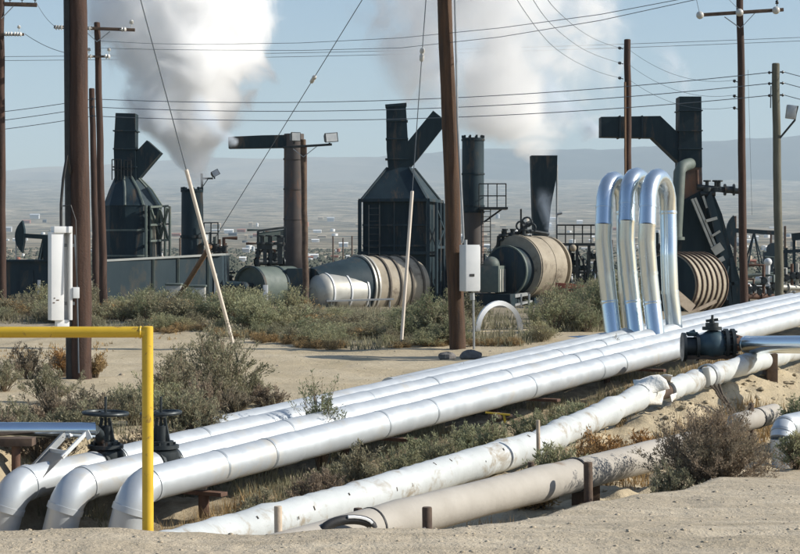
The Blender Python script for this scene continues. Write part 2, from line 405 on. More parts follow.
# ------------------------------------------------------------------ lights, sky, haze
SUN_EL, SUN_AZ = R(31), R(93)        # azimuth clockwise from +Y
to_sun = V((math.cos(SUN_EL) * math.sin(SUN_AZ), math.cos(SUN_EL) * math.cos(SUN_AZ), math.sin(SUN_EL)))
sl = bpy.data.lights.new('sun', 'SUN'); sl.energy = 4.2; sl.angle = R(.53); sl.color = (1.0, .95, .86)
so = bpy.data.objects.new('sun', sl); COL.objects.link(so); so.rotation_euler = to_sun.to_track_quat('Z', 'Y').to_euler(); so.location = to_sun * 60
w = bpy.data.worlds.new('World'); sc.world = w; w.use_nodes = True
nt = w.node_tree; sk = nt.nodes.new('ShaderNodeTexSky'); sk.sky_type = 'NISHITA'; sk.sun_disc = False
sk.sun_elevation = SUN_EL; sk.sun_rotation = SUN_AZ; sk.air_density = 1.0; sk.dust_density = .8; sk.ozone_density = 2.6
nt.links.new(sk.outputs[0], nt.nodes['Background'].inputs[0]); nt.nodes['Background'].inputs[1].default_value = .085

HAZE = 0.000125
m = bpy.data.materials.new('haze_air'); m.use_nodes = True; m.node_tree.nodes.clear()
hv = m.node_tree.nodes.new('ShaderNodeVolumePrincipled'); ho = m.node_tree.nodes.new('ShaderNodeOutputMaterial')
hv.inputs['Color'].default_value = (.63, .765, .87, 1); hv.inputs['Density'].default_value = HAZE; hv.inputs['Anisotropy'].default_value = .0
m.node_tree.links.new(hv.outputs[0], ho.inputs['Volume'])
mb = MB(); mb.box((0, 4950, 341), (9400, 10100, 686)); hz = mb.build('haze', m)
props(hz, kind='stuff')

# ------------------------------------------------------------------ the pipe run
DIRP = V((UX, UY, 0)); SIDE = V((-UY, UX, 0))           # along the run, and to its rear left
C0 = P(200, 471, 18.0); C1 = P(700, 343, 31.0); CD = (C1 - C0) / (C1 - C0).dot(DIRP)
def run_pt(off, along, dz=0.0):                         # point on a pipe 'off' metres behind the front pipe
    return C0 + SIDE * off + CD * along + V((0, 0, dz))
def jacket(mb, pts, r, seam=1.25, n=28, ridge=.007, jit=.003, seed=1):
    """insulated pipe: straight sheets that overlap at seams, so each sheet sits a hair differently"""
    rnd = random.Random(seed); path = []; rad = []
    for a, b in zip(pts[:-1], pts[1:]):
        a = V(a); b = V(b); L = (b - a).length; k = max(1, int(L / seam)) if L > seam * .8 else 1
        for i in range(k):
            p = a.lerp(b, i / k); q = a.lerp(b, (i + 1) / k); d = (q - p).normalized()
            o1 = V((rnd.uniform(-jit, jit), rnd.uniform(-jit, jit), rnd.uniform(-jit, jit)))
            if k == 1:
                path += [p]; rad += [r]
            else:
                path += [p + o1, p + o1 + d * .05, p + o1 + d * .052]; rad += [r + ridge, r + ridge, r]
    path.append(V(pts[-1])); rad.append(r)
    mb.tube(path, rad, n)
def arc(p0, p1, p2, r, n=8):
    """round the corner p0-p1-p2 with radius r"""
    p0, p1, p2 = V(p0), V(p1), V(p2); a = (p0 - p1).normalized(); b = (p2 - p1).normalized()
    ang = a.angle(b); t = r / math.tan(ang / 2)
    c = p1 + (a + b).normalized() * (r / math.sin(ang / 2)); s = p1 + a * t; e = p1 + b * t
    u = (s - c); wv = (e - c); th = u.angle(wv); out = []
    for i in range(n + 1):
        f = i / n
        out.append(c + (u * math.sin((1 - f) * th) + wv * math.sin(f * th)) / math.sin(th))
    return out
RP = .165
def elbow_pipe(label, off, along0, along1, dz=0, gap=None, lean=V((-.24, .03, 0)), seed=1):
    top = run_pt(off, along0, dz); far = run_pt(off, along1, dz)
    drop = top + lean + V((0, 0, -.95))
    t = thing('insulated_pipe', label, 'pipe', (drop.x, drop.y, drop.z), 'silver jacketed pipes rising out of the ground')
    bend = arc(drop, top, far, .25, 5)
    mb = MB(); mb.tube([drop] + [bend[0]], RP, 28); mb.build('riser', M['alu'], t)
    mb = MB(); mb.tube([bend[0] - V((0, 0, .0))] + bend[1:], RP + .004, 28)
    for q, rr in ((0, .012), (-1, .012)):
        d = (bend[1] - bend[0]).normalized() if q == 0 else (bend[-1] - bend[-2]).normalized()
        mb.lathe(bend[q] - d * .03, d, [(0, RP), (.001, RP + rr), (.06, RP + rr), (.061, RP)], 28, False)
    mb.build('elbow', M['alu'], t)
    st = bend[-1]
    if gap is None:
        mb = MB(); jacket(mb, [st, far], RP, seed=seed); mb.build('jacket', M['alu'], t)
    else:
        g0 = run_pt(off, gap[0], dz); g1 = run_pt(off, gap[1], dz); d = (far - st).normalized()
        mb = MB(); jacket(mb, [st, g0], RP, seed=seed); mb.lathe(g0 - d * .01, d, [(0, RP), (.05, RP * .93), (.09, RP * .7), (.1, .08)], 28); mb.build('jacket', M['alu'], t)
        mb = MB(); jacket(mb, [g1, far], RP, seed=seed + 1); mb.lathe(g1 + d * .01, -d, [(0, RP), (.05, RP * .93), (.09, RP * .7), (.1, .08)], 28); mb.build('jacket', M['alu'], t)
        mb = MB(); mb.tube([g0 - d * .05, g1 + d * .05], .085, 16); mb.build('bare_pipe', M['rust'], t)
    L_ = (far - st).length; dn_ = (far - st).normalized(); rb = random.Random(seed + 40); u_ = 1.1
    while u_ < 17:
        if gap is None or not (-.3 < u_ - (run_pt(off, gap[0], dz) - st).length < .7):
            mb = MB(); mb.lathe(st + dn_ * u_, dn_, [(0, RP), (.001, RP + .0075), (.035, RP + .0075), (.036, RP)], 28, False); mb.build('strap_band', M['band'], t)
        u_ += rb.choice([.9, 1.22, 2.44, 2.9, 1.8])
    return t
elbow_pipe('front silver jacketed pipe with its elbow behind the yellow post', 0.0, -1.05, 27, seed=3)
GB = (-.98, -.70); GA = (-1.5, -1.17)
elbow_pipe('second silver jacketed pipe with its elbow left of the yellow post', .62, -1.25, 27, gap=(.02, .36), seed=5)
elbow_pipe('rearmost of the three elbowed silver pipes at the left edge of the photo', 1.17, -1.45, 27, gap=(-.20, .17), seed=8)

# two more pipes lying behind, one with an open end
dstart = .55
t = thing('insulated_pipe', 'silver pipe whose near end stops in the brush behind the elbowed pipes', 'pipe', run_pt(1.62, 2.2, -.02), 'silver jacketed pipes lying behind')
mb = MB(); jacket(mb, [run_pt(1.62, 2.2, -.02), run_pt(1.62, 27, -.02)], RP, seed=11); mb.build('jacket', M['alu'], t)
mb = MB(); mb.lathe(run_pt(1.62, 2.2, -.02), -CD, [(0, RP + .004), (.03, RP + .004), (.05, RP * .8), (.055, .05)], 24); mb.build('end_cap', M['white'], t)
t = thing('insulated_pipe', 'lower silver pipe at the very back of the run below the tall loops', 'pipe', run_pt(2.02, 7.5, -.07), 'silver jacketed pipes lying behind')
mb = MB(); jacket(mb, [run_pt(2.02, 7.5, -.07), run_pt(2.02, 27, -.07)], RP * .95, seed=12); mb.build('jacket', M['alu'], t)

# saddles carrying the run
def stanchion(loc_top, w, label, h=.6, block=True):
    x, y, z = loc_top; b = gz(x, y) - .1
    t = thing('pipe_support', label, 'pipe support', (x, y, b), 'supports under the silver pipes')
    mb = MB(); mb.tube([V((x, y, b)), V((x, y, z - .10))], .055, 12); mb.build('post', M['rust'], t)
    mb = MB(); mb.beam(V((x, y, z - .08)) - SIDE * w / 2, V((x, y, z - .08)) + SIDE * w / 2, .12, .04, bev=.006); mb.build('cross_plate', M['rust'], t)
    if block:
        mb = MB(); mb.box((x - .06, y + .1, z - .02), (.16, .14, .08), bev=.008); mb.build('wood_block', M['board'], t)
p = run_pt(.06, .15, -RP - .0); stanchion((p.x, p.y, p.z), .5, 'short rusty stand with a wood block under the front silver pipe')
p = run_pt(.30, -.72, -RP - .04); stanchion((p.x, p.y, p.z), .3, 'rusty stand in the shade between two silver elbows', block=False)
for k, al in enumerate((4.2, 8.4, 12.6, 17.5)):
    p = run_pt(.8, al, -RP)
    stanchion((p.x, p.y, p.z), 2.0, ('first cross stand under the silver pipes along the brush', 'second cross stand under the silver pipes along the brush', 'cross stand under the silver pipes left of the loops', 'cross stand under the silver pipes beyond the flanged valve')[k], block=False)

# ------------------------------------------------------------------ three tall expansion loops
def loop(label, px, off, wid, top_py, seed, lean):
    al = None
    best = min((abs(CX + run_pt(off, a).x * F / run_pt(off, a).y - px), a) for a in [i * .02 for i in range(400, 1100)])
    al = best[1]; b = run_pt(off, al, -.02); rnd = random.Random(seed)
    ztop = Z(top_py, b.y) - b.z - .15
    r = .155; h = wid / 2; cz = ztop - h
    # near leg: leans back, stands straight, leans back again into the bend; far leg comes down behind it
    A = [(-h + .27, -.06, -.02), (-h + .25, .06, .01), (-h + .21, .30, .08), (-h + .16, .62, .18)]
    A += [(-h + .04, 1.15, .165), (-h - .07, 1.75, .12), (-h - .05, cz - .34, .10), (-h, cz - .02, .20)]
    for i in range(1, 10):
        a = math.pi * i / 10; A.append((-h * math.cos(a), cz + h * math.sin(a), .22 + .05 * i / 10))
    A += [(h, cz - .1, .27), (h + .0, cz - .6, .2), (h - .02, 1.5, .16), (h + .04, .8, .12), (h + .17, .3, .03), (h + .25, -.05, -.02)]
    near = DIRP * -h                                         # depth of the near leg is kept apart from its sideways bow
    def pt(i, a, d, z):
        dx = a * UX + lean * (z / 2.5)
        dy = (-h * UY if i < 8 else a * UY) + d
        return b + V((dx, dy, z))
    pts = [pt(i, a, d, z) for i, (a, z, d) in enumerate(A)]
    t = thing('expansion_loop', label, 'pipe loop', b, 'tall hairpin loops in the pipe run')
    path = []; rad = []
    def sec(idx, name):
        mb = MB(); q = pts[idx[0]:idx[1] + 1]
        if name != 'bend':                                   # straight sheets with short mitred joints
            nq = [q[0]]
            for i in range(1, len(q) - 1):
                nq += [q[i] + (q[i - 1] - q[i]).normalized() * .03, q[i] + (q[i + 1] - q[i]).normalized() * .03]
            a_, b_ = q[0], q[-1]; nq.append(b_)
            nq[0:1] = [a_, a_ + (nq[1] - a_).normalized() * .03]; nq[-1:] = [b_ + (nq[-2] - b_).normalized() * .03, b_]; q = nq
        mb.tube(q, r, 26)
        d = (q[1] - q[0]).normalized(); mb.lathe(q[0] - d * .02, d, [(0, r), (.001, r + .007), (.045, r + .007), (.046, r)], 26, False)
        d = (q[-1] - q[-2]).normalized(); mb.lathe(q[-1] - d * .02, d, [(0, r), (.001, r + .007), (.045, r + .007), (.046, r)], 26, False)
        mb.build(name, M['alu_bright'], t, smooth=60)
    sec((0, 3), 'lower_leg'); sec((3, 4), 'leg'); sec((4, 6), 'leg'); sec((6, 7), 'upper_leg'); sec((7, 17), 'bend'); sec((17, 20), 'leg'); sec((20, len(pts) - 1), 'lower_leg')
    return t
loop('frontmost tall silver hairpin loop, right of the other two', 660, 1.17, 1.08, 168, 1, .0)
loop('middle tall silver hairpin loop between its two neighbours', 640, 1.62, 1.02, 167, 2, -.02)
loop('leftmost tall silver hairpin loop standing farthest left', 617, 2.02, 1.0, 171, 3, -.02)

# ------------------------------------------------------------------ white wrapped pipe and grey pipe in the trench
def knots(lst): return [P(*q) for q in lst]
ins = knots([(120, 566, 13.7), (238, 532, 15.35), (350, 502, 17.0), (530, 447, 20.4), (640, 397, 23.2)])
ins2 = knots([(640, 397, 23.2), (666, 391, 23.8)]); ins3 = knots([(666, 391, 23.8), (740, 366, 26.4), (850, 337, 31)])
t = thing('wrapped_pipe', 'white wrapped pipe with stained seams and a torn patch', 'pipe', ins[0])
def lumpy(mb, pts, r, seed, step=.11, n=24, amp=.012):
    rnd = random.Random(seed); path = []; rad = []; ph = 0
    for a, b in zip(pts[:-1], pts[1:]):
        L = (b - a).length; k = max(2, int(L / step))
        for i in range(k):
            ph += 1
            path.append(a.lerp(b, i / k) + V((rnd.uniform(-1, 1), rnd.uniform(-1, 1), rnd.uniform(-1, 1))) * amp * .35)
            rad.append(r + rnd.uniform(-amp, amp) * .5 + (.008 if ph % 7 == 0 else 0))
    path.append(pts[-1]); rad.append(r); mb.tube(path, rad, n)
mb = MB(); lumpy(mb, ins[:4], .172, 4); mb.build('wrapping', M['wrap'], t, smooth=70)
mb = MB(); lumpy(mb, ins[3:], .155, 5, amp=.028); mb.build('wrapping', M['wrap'], t, smooth=70)
mb = MB(); lumpy(mb, ins3, .145, 6, amp=.03); mb.build('wrapping', M['wrap'], t, smooth=70)
mb = MB(); mb.tube([ins2[0] - (ins2[1] - ins2[0]) * .4, ins2[1] + (ins2[1] - ins2[0]) * .3], .10, 18); mb.build('bare_pipe', M['timber'], t)
ins = ins[1:]
# staples along the seams
rnd = random.Random(3); d = (ins[1] - ins[0]).normalized(); axis = (ins[2] - ins[0]).normalized()
for i in range(13):
    f = (i + .5 + rnd.uniform(-.45, .45)) / 13; q = ins[0].lerp(ins[1], f * 3) if f < 1 / 3 else ins[1].lerp(ins[2], (f - 1 / 3) * 1.5)
    th = rnd.uniform(.1, 1.1); nn = (V((.55, -.75, 0)) * math.cos(th) + V((0, 0, 1)) * math.sin(th)).normalized()
    nn = (nn - axis * nn.dot(axis)).normalized(); tv = axis.cross(nn)
    mb = MB(); mb.beam(q + nn * .176 - tv * rnd.uniform(.01, .03), q + nn * .176 + tv * rnd.uniform(.0, .02), .009, .006, up=nn); mb.build('seam_tie', M['rag'], t)
# torn flaps of lagging
mb = MB(); rnd = random.Random(8); a0 = ins2[0]; dd = (ins2[1] - ins2[0]).normalized(); sd = dd.cross(V((0, 0, 1))).normalized()
def flap(mb, base, along, th0, th1, r0, curl, L, seed):
    rnd = random.Random(seed); nu, nv = 7, 6; vs = []; fs = []
    for i in range(nu):
        for j in range(nv):
            u = i / (nu - 1); q = j / (nv - 1); th = th0 + (th1 - th0) * u
            nn = sd * math.cos(th) + V((0, 0, 1)) * math.sin(th)
            vs.append(base + along * (q * L) + nn * (r0 + curl * q * q * (1 + .5 * math.sin(5 * u + seed)) + rnd.uniform(-.01, .01)))
    for i in range(nu - 1):
        for j in range(nv - 1):
            k = i * nv + j; fs.append([k, k + 1, k + nv + 1, k + nv])
    mb.add(vs, fs)
flap(mb, a0 - dd * .02, dd, .3, 2.4, .155, .13, .22, 1); flap(mb, ins2[1] + dd * .02, -dd, .9, 2.9, .15, .10, .2, 2)
flap(mb, a0 - dd * .1, dd, -.6, .5, .16, .05, .36, 3); flap(mb, ins2[1] - dd * .0, -dd, -.9, -.1, .15, .06, .25, 6)
fl = mb.build('torn_lagging', M['lag'], t, smooth=60); so_ = fl.modifiers.new('thickness', 'SOLIDIFY'); so_.thickness = .012
# clamp with loose straps
cpos = P(708, 376, 24.9)
mb = MB(); mb.lathe(cpos - dd * .05, dd, [(0, .15), (.001, .17), (.1, .17), (.101, .15)], 24, False); mb.build('clamp', M['galv'], t)
mb = MB(); mb.box(cpos + V((-.05, -.18, .0)), (.09, .07, .26), Matrix.Rotation(R(-8), 3, 'Y'), bev=.015); mb.build('clamp_block', M['pale_drum'], t)
mb = MB()
for k, (dx, L) in enumerate(((-.02, .45), (.04, .62), (.1, .75))):
    s0 = cpos + V((dx, -.18, -.1)); pts = [s0 + V((.06 * i + .02 * math.sin(i * 2 + k), -.09 * i, -L * i / 6)) for i in range(7)]
    pts = [V((q.x, q.y, max(q.z, gz(q.x, q.y) + .015))) for q in pts]; mb.tube(pts, .017, 6)
mb.build('strap', M['rag'], t)

gp = knots([(250, 562, 13.9), (420, 514, 15.75), (575, 475, 17.9)])
gp2 = knots([(575, 475, 17.9), (585, 472.5, 18.05), (690, 446, 19.7)])
t = thing('bare_pipe', 'dusty bare grey pipe lying nearest the road', 'pipe', gp[0])
mb = MB(); lumpy(mb, gp, .168, 9, step=.3, n=28, amp=.006); mb.build('pipe_length', M['dusty'], t, smooth=60)
mb = MB(); lumpy(mb, gp2, .160, 10, step=.3, n=28, amp=.006); mb.build('pipe_length', M['dusty'], t, smooth=60)
gd = (gp[2] - gp[1]).normalized()
mb = MB(); mb.lathe(gp[2] - gd * .03, gd, [(0, .165), (.001, .178), (.035, .178), (.036, .165)], 28, False); mb.build('joint_ring', M['black'], t)
mb = MB(); q = gp[0].lerp(gp[1], .68); mb.lathe(q, gd, [(0, .165), (.001, .176), (.02, .176), (.021, .165)], 28, False); mb.build('joint_ring', M['black'], t)

# far continuation at the right: grey stub and silver elbow
q0 = P(735, 424, 21.6); q1 = P(776, 413, 22.8)
t = thing('pipe_stub', 'pale grey pipe stub with a domed end by the brown bush', 'pipe', q0)
mb = MB(); mb.lathe(q0, q1 - q0, [(0, .1), (.03, .125), ((q1 - q0).length - .06, .125), ((q1 - q0).length - .02, .10), ((q1 - q0).length, .05)], 24); mb.build('stub_body', M['dusty'], t)
mb = MB(); mb.lathe(q0 + (q1 - q0) * .5, q1 - q0, [(0, .12), (.001, .132), (.03, .132), (.031, .12)], 24, False); mb.build('joint_ring', M['black'], t)
e0 = P(766, 436, 20.4); e1 = P(786, 424, 21.4); e2 = P(806, 452, 21.6)
t = thing('pipe_elbow', 'silver jacketed elbow bending down at the right edge', 'pipe', e2)
mb = MB(); bb = arc(P(850, 412, 23.2), P(783, 427, 21.2), P(778, 482, 21.0), .20, 7); bb = [P(850, 412, 23.2)] + bb; mb.tube(bb, .14, 26); mb.build('elbow', M['alu'], t)
mb = MB(); mb.tube([bb[-1], V((bb[-1].x + .03, bb[-1].y, gz(bb[-1].x, bb[-1].y) - .2))], .137, 26); mb.build('riser', M['alu'], t)
for q_ in (3, 6): mb = MB(); mb.lathe(bb[q_], bb[q_ + 1] - bb[q_], [(-.02, .14), (-.019, .148), (.015, .148), (.016, .14)], 26, False); mb.build('strap_band', M['band'], t)

# short marker posts along the trench
def stub_post(px, py_top, py_bot, d, wpx, label, mat='timber'):
    a = P(px, py_top, d); r = wpx * d / F / 2
    zb = min(Z(py_bot, d), gz(a.x, a.y)) - .15
    mb = MB(); mb.tube([V((a.x + .01, a.y, zb)), V((a.x, a.y, a.z - .01)), V((a.x, a.y, a.z))], [r, r, r * .9], 14)
    single(mb, 'stub_post', M[mat], label, 'post', (a.x, a.y, zb), 'short posts along the trench')
stub_post(278, 506, 522, 14.3, 8, 'weathered post stub in front of the white pipe near end', 'board')
stub_post(358, 508, 522, 15.3, 9, 'dark post stub between the white and grey pipe ends')
stub_post(427, 507, 532, 14.9, 10, 'dark post stub in front of the near end of the grey pipe')
stub_post(588, 462, 512, 17.2, 9, 'tall dark post in front of the grey pipe joint')
stub_post(531, 462, 480, 18.3, 7, 'low dark stub behind the grey pipe')
stub_post(538, 420, 452, 19.6, 4, 'thin pale stake standing against the white pipe', 'board')
stub_post(751, 403, 420, 22.0, 6, 'small dark post behind the pale grey stub')
mb = MB(); a = P(572, 478, 18.4); b = P(600, 474, 18.5); mb.prism([V((a.x, a.y, a.z + .1)), V((b.x, b.y, b.z + .1)), V((b.x, b.y, -.8)), V((a.x, a.y, -.8))], (0, .05, 0))
single(mb, 'support_plate', M['timber'], 'dark plate bracing the grey pipe behind the tall post', 'plate', (a.x, a.y, -.8))

# ------------------------------------------------------------------ gate valves on the rear pipes
def gate_valve(label, base, s=1.0, wheel=.2, wtilt=0.06, stem_dx=0):
    t = thing('gate_valve', label, 'valve', base, 'gate valves with flat handwheels')
    b = V(base)
    mb = MB(); mb.lathe(b + V((0, 0, -.12)), (0, 0, 1), [(0, .13), (.10, .18), (.16, .19), (.26, .185), (.30, .12)], 24); mb.build('valve_body', M['iron'], t)
    mb = MB()
    for s_ in (-1, 1):
        mb.lathe(b + CD.normalized() * (.13 * s_) - CD.normalized() * .02, CD, [(0, .0), (.001, .175), (.04, .175), (.041, .0)], 22, False)
    mb.build('flange', M['iron'], t)
    mb = MB(); mb.lathe(b + V((0, 0, .17)), (0, 0, 1), [(0, .185), (.035, .185), (.04, .13), (.075, .13)], 22)
    for k in range(8):
        a = k * math.pi / 4; mb.tube([b + V((.14 * math.cos(a), .14 * math.sin(a), .15)), b + V((.14 * math.cos(a), .14 * math.sin(a), .235))], .014, 6)
    mb.build('bonnet', M['iron'], t)
    mb = MB()
    for s_ in (-1, 1):
        mb.beam(b + V((.08 * s_, 0, .24)), b + V((.035 * s_, 0, .48)), .03, .05)
    mb.tube([b + V((0, 0, .22)), b + V((0, 0, .40))], .06, 12, True)
    mb.lathe(b + V((0, 0, .49)), (0, 0, 1), [(0, .055), (.05, .055)], 14); mb.build('yoke', M['iron'], t)
    mb = MB(); mb.tube([b + V((0, 0, .4)), b + V((stem_dx, 0, .70))], .014, 8); mb.build('stem', M['iron'], t)
    mb = MB(); c = b + V((0, 0, .53)); rm = Matrix.Rotation(wtilt, 3, 'Y')
    ring = [c + rm @ V((wheel * math.cos(a), wheel * math.sin(a), 0)) for a in [i * 2 * math.pi / 28 for i in range(29)]]
    mb.tube(ring, .019, 8, False)
    for k in range(4):
        a = k * math.pi / 2 + .4; mb.beam(c, c + rm @ V((wheel * math.cos(a), wheel * math.sin(a), 0)), .03, .014)
    mb.build('handwheel', M['iron'], t)
    return t
ga = (run_pt(1.17, -.20) + run_pt(1.17, .17)) / 2; gb = (run_pt(.62, .02) + run_pt(.62, .36)) / 2
gate_valve('gate valve with a wide handwheel left of the yellow post', ga, wheel=.225, wtilt=.03)
gate_valve('gate valve with a rust patch right of the yellow post', gb, wheel=.2, wtilt=-.04)

# blue-reflecting horizontal pipe at the left, its T stand, and the leaning bracket
a = P(-60, 430, 17.9); b = P(95, 430, 18.3)
t = thing('polished_pipe', 'polished level pipe reflecting blue sky at the left edge', 'pipe', a)
mb = MB(); jacket(mb, [a, b], .080, seam=3, n=30); mb.build('jacket', M['alu_mirror'], t)
mb = MB(); mb.tube([b, P(99, 434, 18.4), P(102, 446, 18.5)], .055, 14); mb.build('connection', M['iron'], t)
p = P(16, 441.5, 17.9); t = thing('pipe_support', 'dark T-shaped stand under the polished level pipe', 'pipe support', (p.x, p.y, gz(p.x, p.y) - .1))
mb = MB(); mb.box(p, (.36, .2, .08), bev=.008); mb.build('cross_plate', M['timber'], t)
mb = MB(); mb.tube([V((p.x, p.y, gz(p.x, p.y) - .1)), p], .045, 12); mb.build('post', M['rust'], t)
r1a, r1b = P(20, 482, 17.7), P(68, 431, 18.2); r2a, r2b = P(42, 478, 17.45), P(86, 433, 17.9)
t = thing('leaning_bracket', 'bent angle-iron bracket leaning on the rear silver pipe', 'bracket', r1a)
mb = MB(); mb.beam(r1a, r1b, .03, .07); mb.build('rail', M['galv'], t)
mb = MB(); mb.beam(r1b + V((0, 0, .02)), r1b + V((.03, -.03, -.06)), .03, .05); mb.build('bent_tip', M['white_dim'], t); mb = MB(); mb.beam(r2b + V((0, 0, .02)), r2b + V((.04, 0, -.06)), .03, .05)
mb.build('bent_tip', M['white_dim'], t)
mb = MB(); mb.beam(r2a.lerp(r2b, .45), r2b, .02, .04); mb.build('rail', M['white_dim'], t)
mb = MB(); mb.beam(r1a.lerp(r1b, .62), r2a.lerp(r2b, .55), .025, .04); mb.build('rung', M['white_dim'], t)
mb = MB(); mb.prism([r1a.lerp(r1b, .14), r2a.lerp(r2b, .02), r2a.lerp(r2b, .52), r1a.lerp(r1b, .58)], (.01, -.03, .0)); mb.build('flat_board', M['board'], t)

# ------------------------------------------------------------------ flanged valve and polished pipe at the right
d = 27.4; c = P(712, 342, d)
t = thing('flanged_valve', 'big dark flanged valve resting in front of the silver pipes', 'valve', P(712, 362, d))
ax = V((1, 0, .0)); S = d / F
mb = MB(); mb.lathe(P(682, 347, d), ax, [(0, .03), (.001, .22), (.05, .22), (.051, .15), (.20, .15), (.201, .21), (.25, .21), (.251, .1)], 28); mb.build('end_flange', M['iron'], t)
mb = MB(); mb.lathe(P(697, 345, d), ax, [(0, .15), (.08, .17), (.16, .22), (.26, .235), (.36, .21), (.43, .16)], 28); mb.build('valve_body', M['iron_blue'], t)
mb = MB(); mb.lathe(P(724, 344, d), ax, [(0, .1), (.001, .235), (.055, .235), (.056, .16), (.10, .16), (.101, .235), (.155, .235), (.156, .1)], 28)
for k in range(10):
    a = k * math.pi / 5; q = P(724, 344, d) + V((-.03, .2 * math.cos(a), .2 * math.sin(a))); mb.tube([q, q + V((.22, 0, 0))], .016, 6)
mb.build('bolted_flange', M['iron'], t)
mb = MB(); mb.lathe(P(734, 343, d), ax, [(0, .14), (.05, .13), (.18, .085), (.32, .08)], 22); mb.build('reducer', M['rust'], t)
mb = MB(); q = P(712, 330, d); mb.lathe(q, (0, 0, 1), [(0, .15), (.05, .15), (.051, .10), (.11, .10), (.111, .04), (.17, .035)], 20); mb.build('bonnet', M['iron'], t)
mb = MB(); mb.beam(P(706, 321, d), P(718, 319.5, d), .05, .04); mb.tube([P(712, 322, d), P(712.5, 315, d)], .02, 8); mb.build('handle', M['iron'], t)
mb = MB(); mb.tube([P(690, 333, d), P(695, 331, d)], .03, 8); mb.lathe(P(692, 336, d), (0, 0, 1), [(0, .07), (.03, .09), (.06, .09), (.07, .02)], 14); mb.build('side_fitting', M['iron_blue'], t)
mb = MB(); mb.beam(P(686, 357, d), P(740, 356, d), .3, .06); mb.build('skid', M['timber'], t)
a = P(746.5, 344.5, d - .3); b = P(860, 344.5, d - 3.0)
t = thing('polished_pipe', 'polished level pipe reflecting blue sky right of the big valve', 'pipe', a)
mb = MB(); mb.lathe(a, b - a, [(0, .09), (.002, .134), (.04, .134), (.041, .130), ((b - a).length, .130)], 30); mb.build('jacket', M['alu_mirror'], t)
q = P(770, 360, d); zz = gz(q.x, q.y)
t = thing('pipe_support', 'low timber sleeper under the polished pipe at the right', 'pipe support', (q.x, q.y, zz - .1))
mb = MB(); mb.box((q.x, q.y, (zz - .1 + Z(353, d)) / 2), (.16, .4, Z(353, d) - zz + .1), bev=.01); mb.build('sleeper', M['timber'], t)

# small rusty valve by the brush
c = P(490, 425, 22.5); g0 = gz(c.x, c.y)
t = thing('small_valve', 'small rusty bleed valve with a yellow lever in the brush', 'valve', (c.x, c.y, g0 - .05))
mb = MB(); mb.tube([V((c.x, c.y, g0 - .05)), c + V((0, 0, .06))], .05, 12); mb.build('riser', M['rust'], t)
mb = MB(); mb.lathe(c + V((-.02, 0, .1)), (1, 0, 0), [(0, .04), (.03, .06), (.14, .06), (.17, .04), (.3, .035)], 14); mb.build('valve_body', M['timber'], t)
mb = MB(); mb.beam(c + V((-.06, -.03, .16)), c + V((.25, -.03, .13)), .03, .02); mb.beam(c + V((.17, -.03, .13)), c + V((.19, -.03, .03)), .03, .02); mb.build('lever', M['yellow'], t)
a = P(526, 342, 39); b = P(600, 338, 37.5); mb = MB(); mb.tube([a, b], .075, 16)
single(mb, 'surface_pipe', M['alu_mirror'], 'thin bluish pipe lying in the weeds left of the loops', 'pipe', a)

# black hose loop and litter
c = P(348, 530, 14.6); mb = MB()
t = thing('hose', 'half-buried black hose with a white stripe at the trench end', 'hose', c)
pts = [c + V((.2 * math.cos(a), .10 * math.cos(a), .0 + .085 * math.sin(a))) for a in [math.pi * (1 - i / 12) for i in range(13)]]
mb.tube(pts, .04, 10); mb.build('hose_body', M['black'], t)
mb = MB(); mb.tube([q + V((0, -.038, .025)) for q in pts[6:12]], .014, 6); mb.build('stripe', M['white'], t)
def litter(px, py, d, r, label, sc_, mat, seed):
    q = P(px, py, d); z = gz(q.x, q.y) + r * .4
    mb = MB(); mb.ball((q.x, q.y, z), r, 9, 6, sc_, .55, seed); single(mb, 'litter', M[mat], label, 'litter', (q.x, q.y, z - r * .4), smooth=25)
litter(643, 490, 16.6, .085, 'crumpled pinkish bag lying left of the brown bush', (1.2, .8, .6), 'litter', 1)
litter(603, 496, 16.9, .075, 'torn white scrap beside the tall dark post', (.7, .6, 1.0), 'white', 2)
litter(618, 500, 16.2, .05, 'flat white scrap in the dirt right of the post', (1.8, .8, .35), 'white', 5)
litter(637, 509, 15.2, .06, 'crushed dark can in the dirt', (1.3, .8, .6), 'iron', 4)
def rock(px, py, d, r, sc_, label, seed):
    q = P(px, py, d); z = gz(q.x, q.y) + r * .35
    mb = MB(); mb.ball((q.x, q.y, z), r, 14, 9, sc_, .28, seed); single(mb, 'rock', M['rock'], label, 'rock', (q.x, q.y, z), smooth=30)
rock(447, 360, 33.2, .13, (1.25, 1, .75), 'dark rock at the foot of the tall pole, on the left', 3)
rock(471, 359, 33.0, .155, (1.35, 1, .75), 'larger grey rock at the foot of the tall pole, on the right', 6)

# ------------------------------------------------------------------ yellow pipe barrier
d = 12.6; r = 5.6 * d / F
t = thing('pipe_barrier', 'yellow welded pipe barrier in the left foreground', 'barrier', G(148, d))
rnd = random.Random(1)
cor = P(147.5, 332, d); base = G(148, d); far_l = P(-190, 332.5, d)
mb = MB(); mb.tube([far_l, cor + V((-.01, 0, 0))], r, 24); mb.build('rail', M['yellow'], t)
mb = MB(); mb.lathe(cor - V((r * 1.5, 0, 0)), (1, 0, 0), [(0, r), (.004, r * 1.10), (.012, r * 1.12), (.018, r)], 20, False); mb.build('weld_bead', M['yellow'], t)
mb = MB(); mb.tube([base + V((0, 0, -.3)), cor + V((0, 0, r * .9)), cor + V((0, 0, r * 1.05))], [r * 1.02, r * 1.02, r * .85], 24); mb.build('post', M['yellow'], t)
mb = MB(); mb.tube([V((far_l.x, d, gz(far_l.x, d) - .3)), far_l + V((0, 0, r))], r * 1.02, 24); mb.build('post', M['yellow'], t)

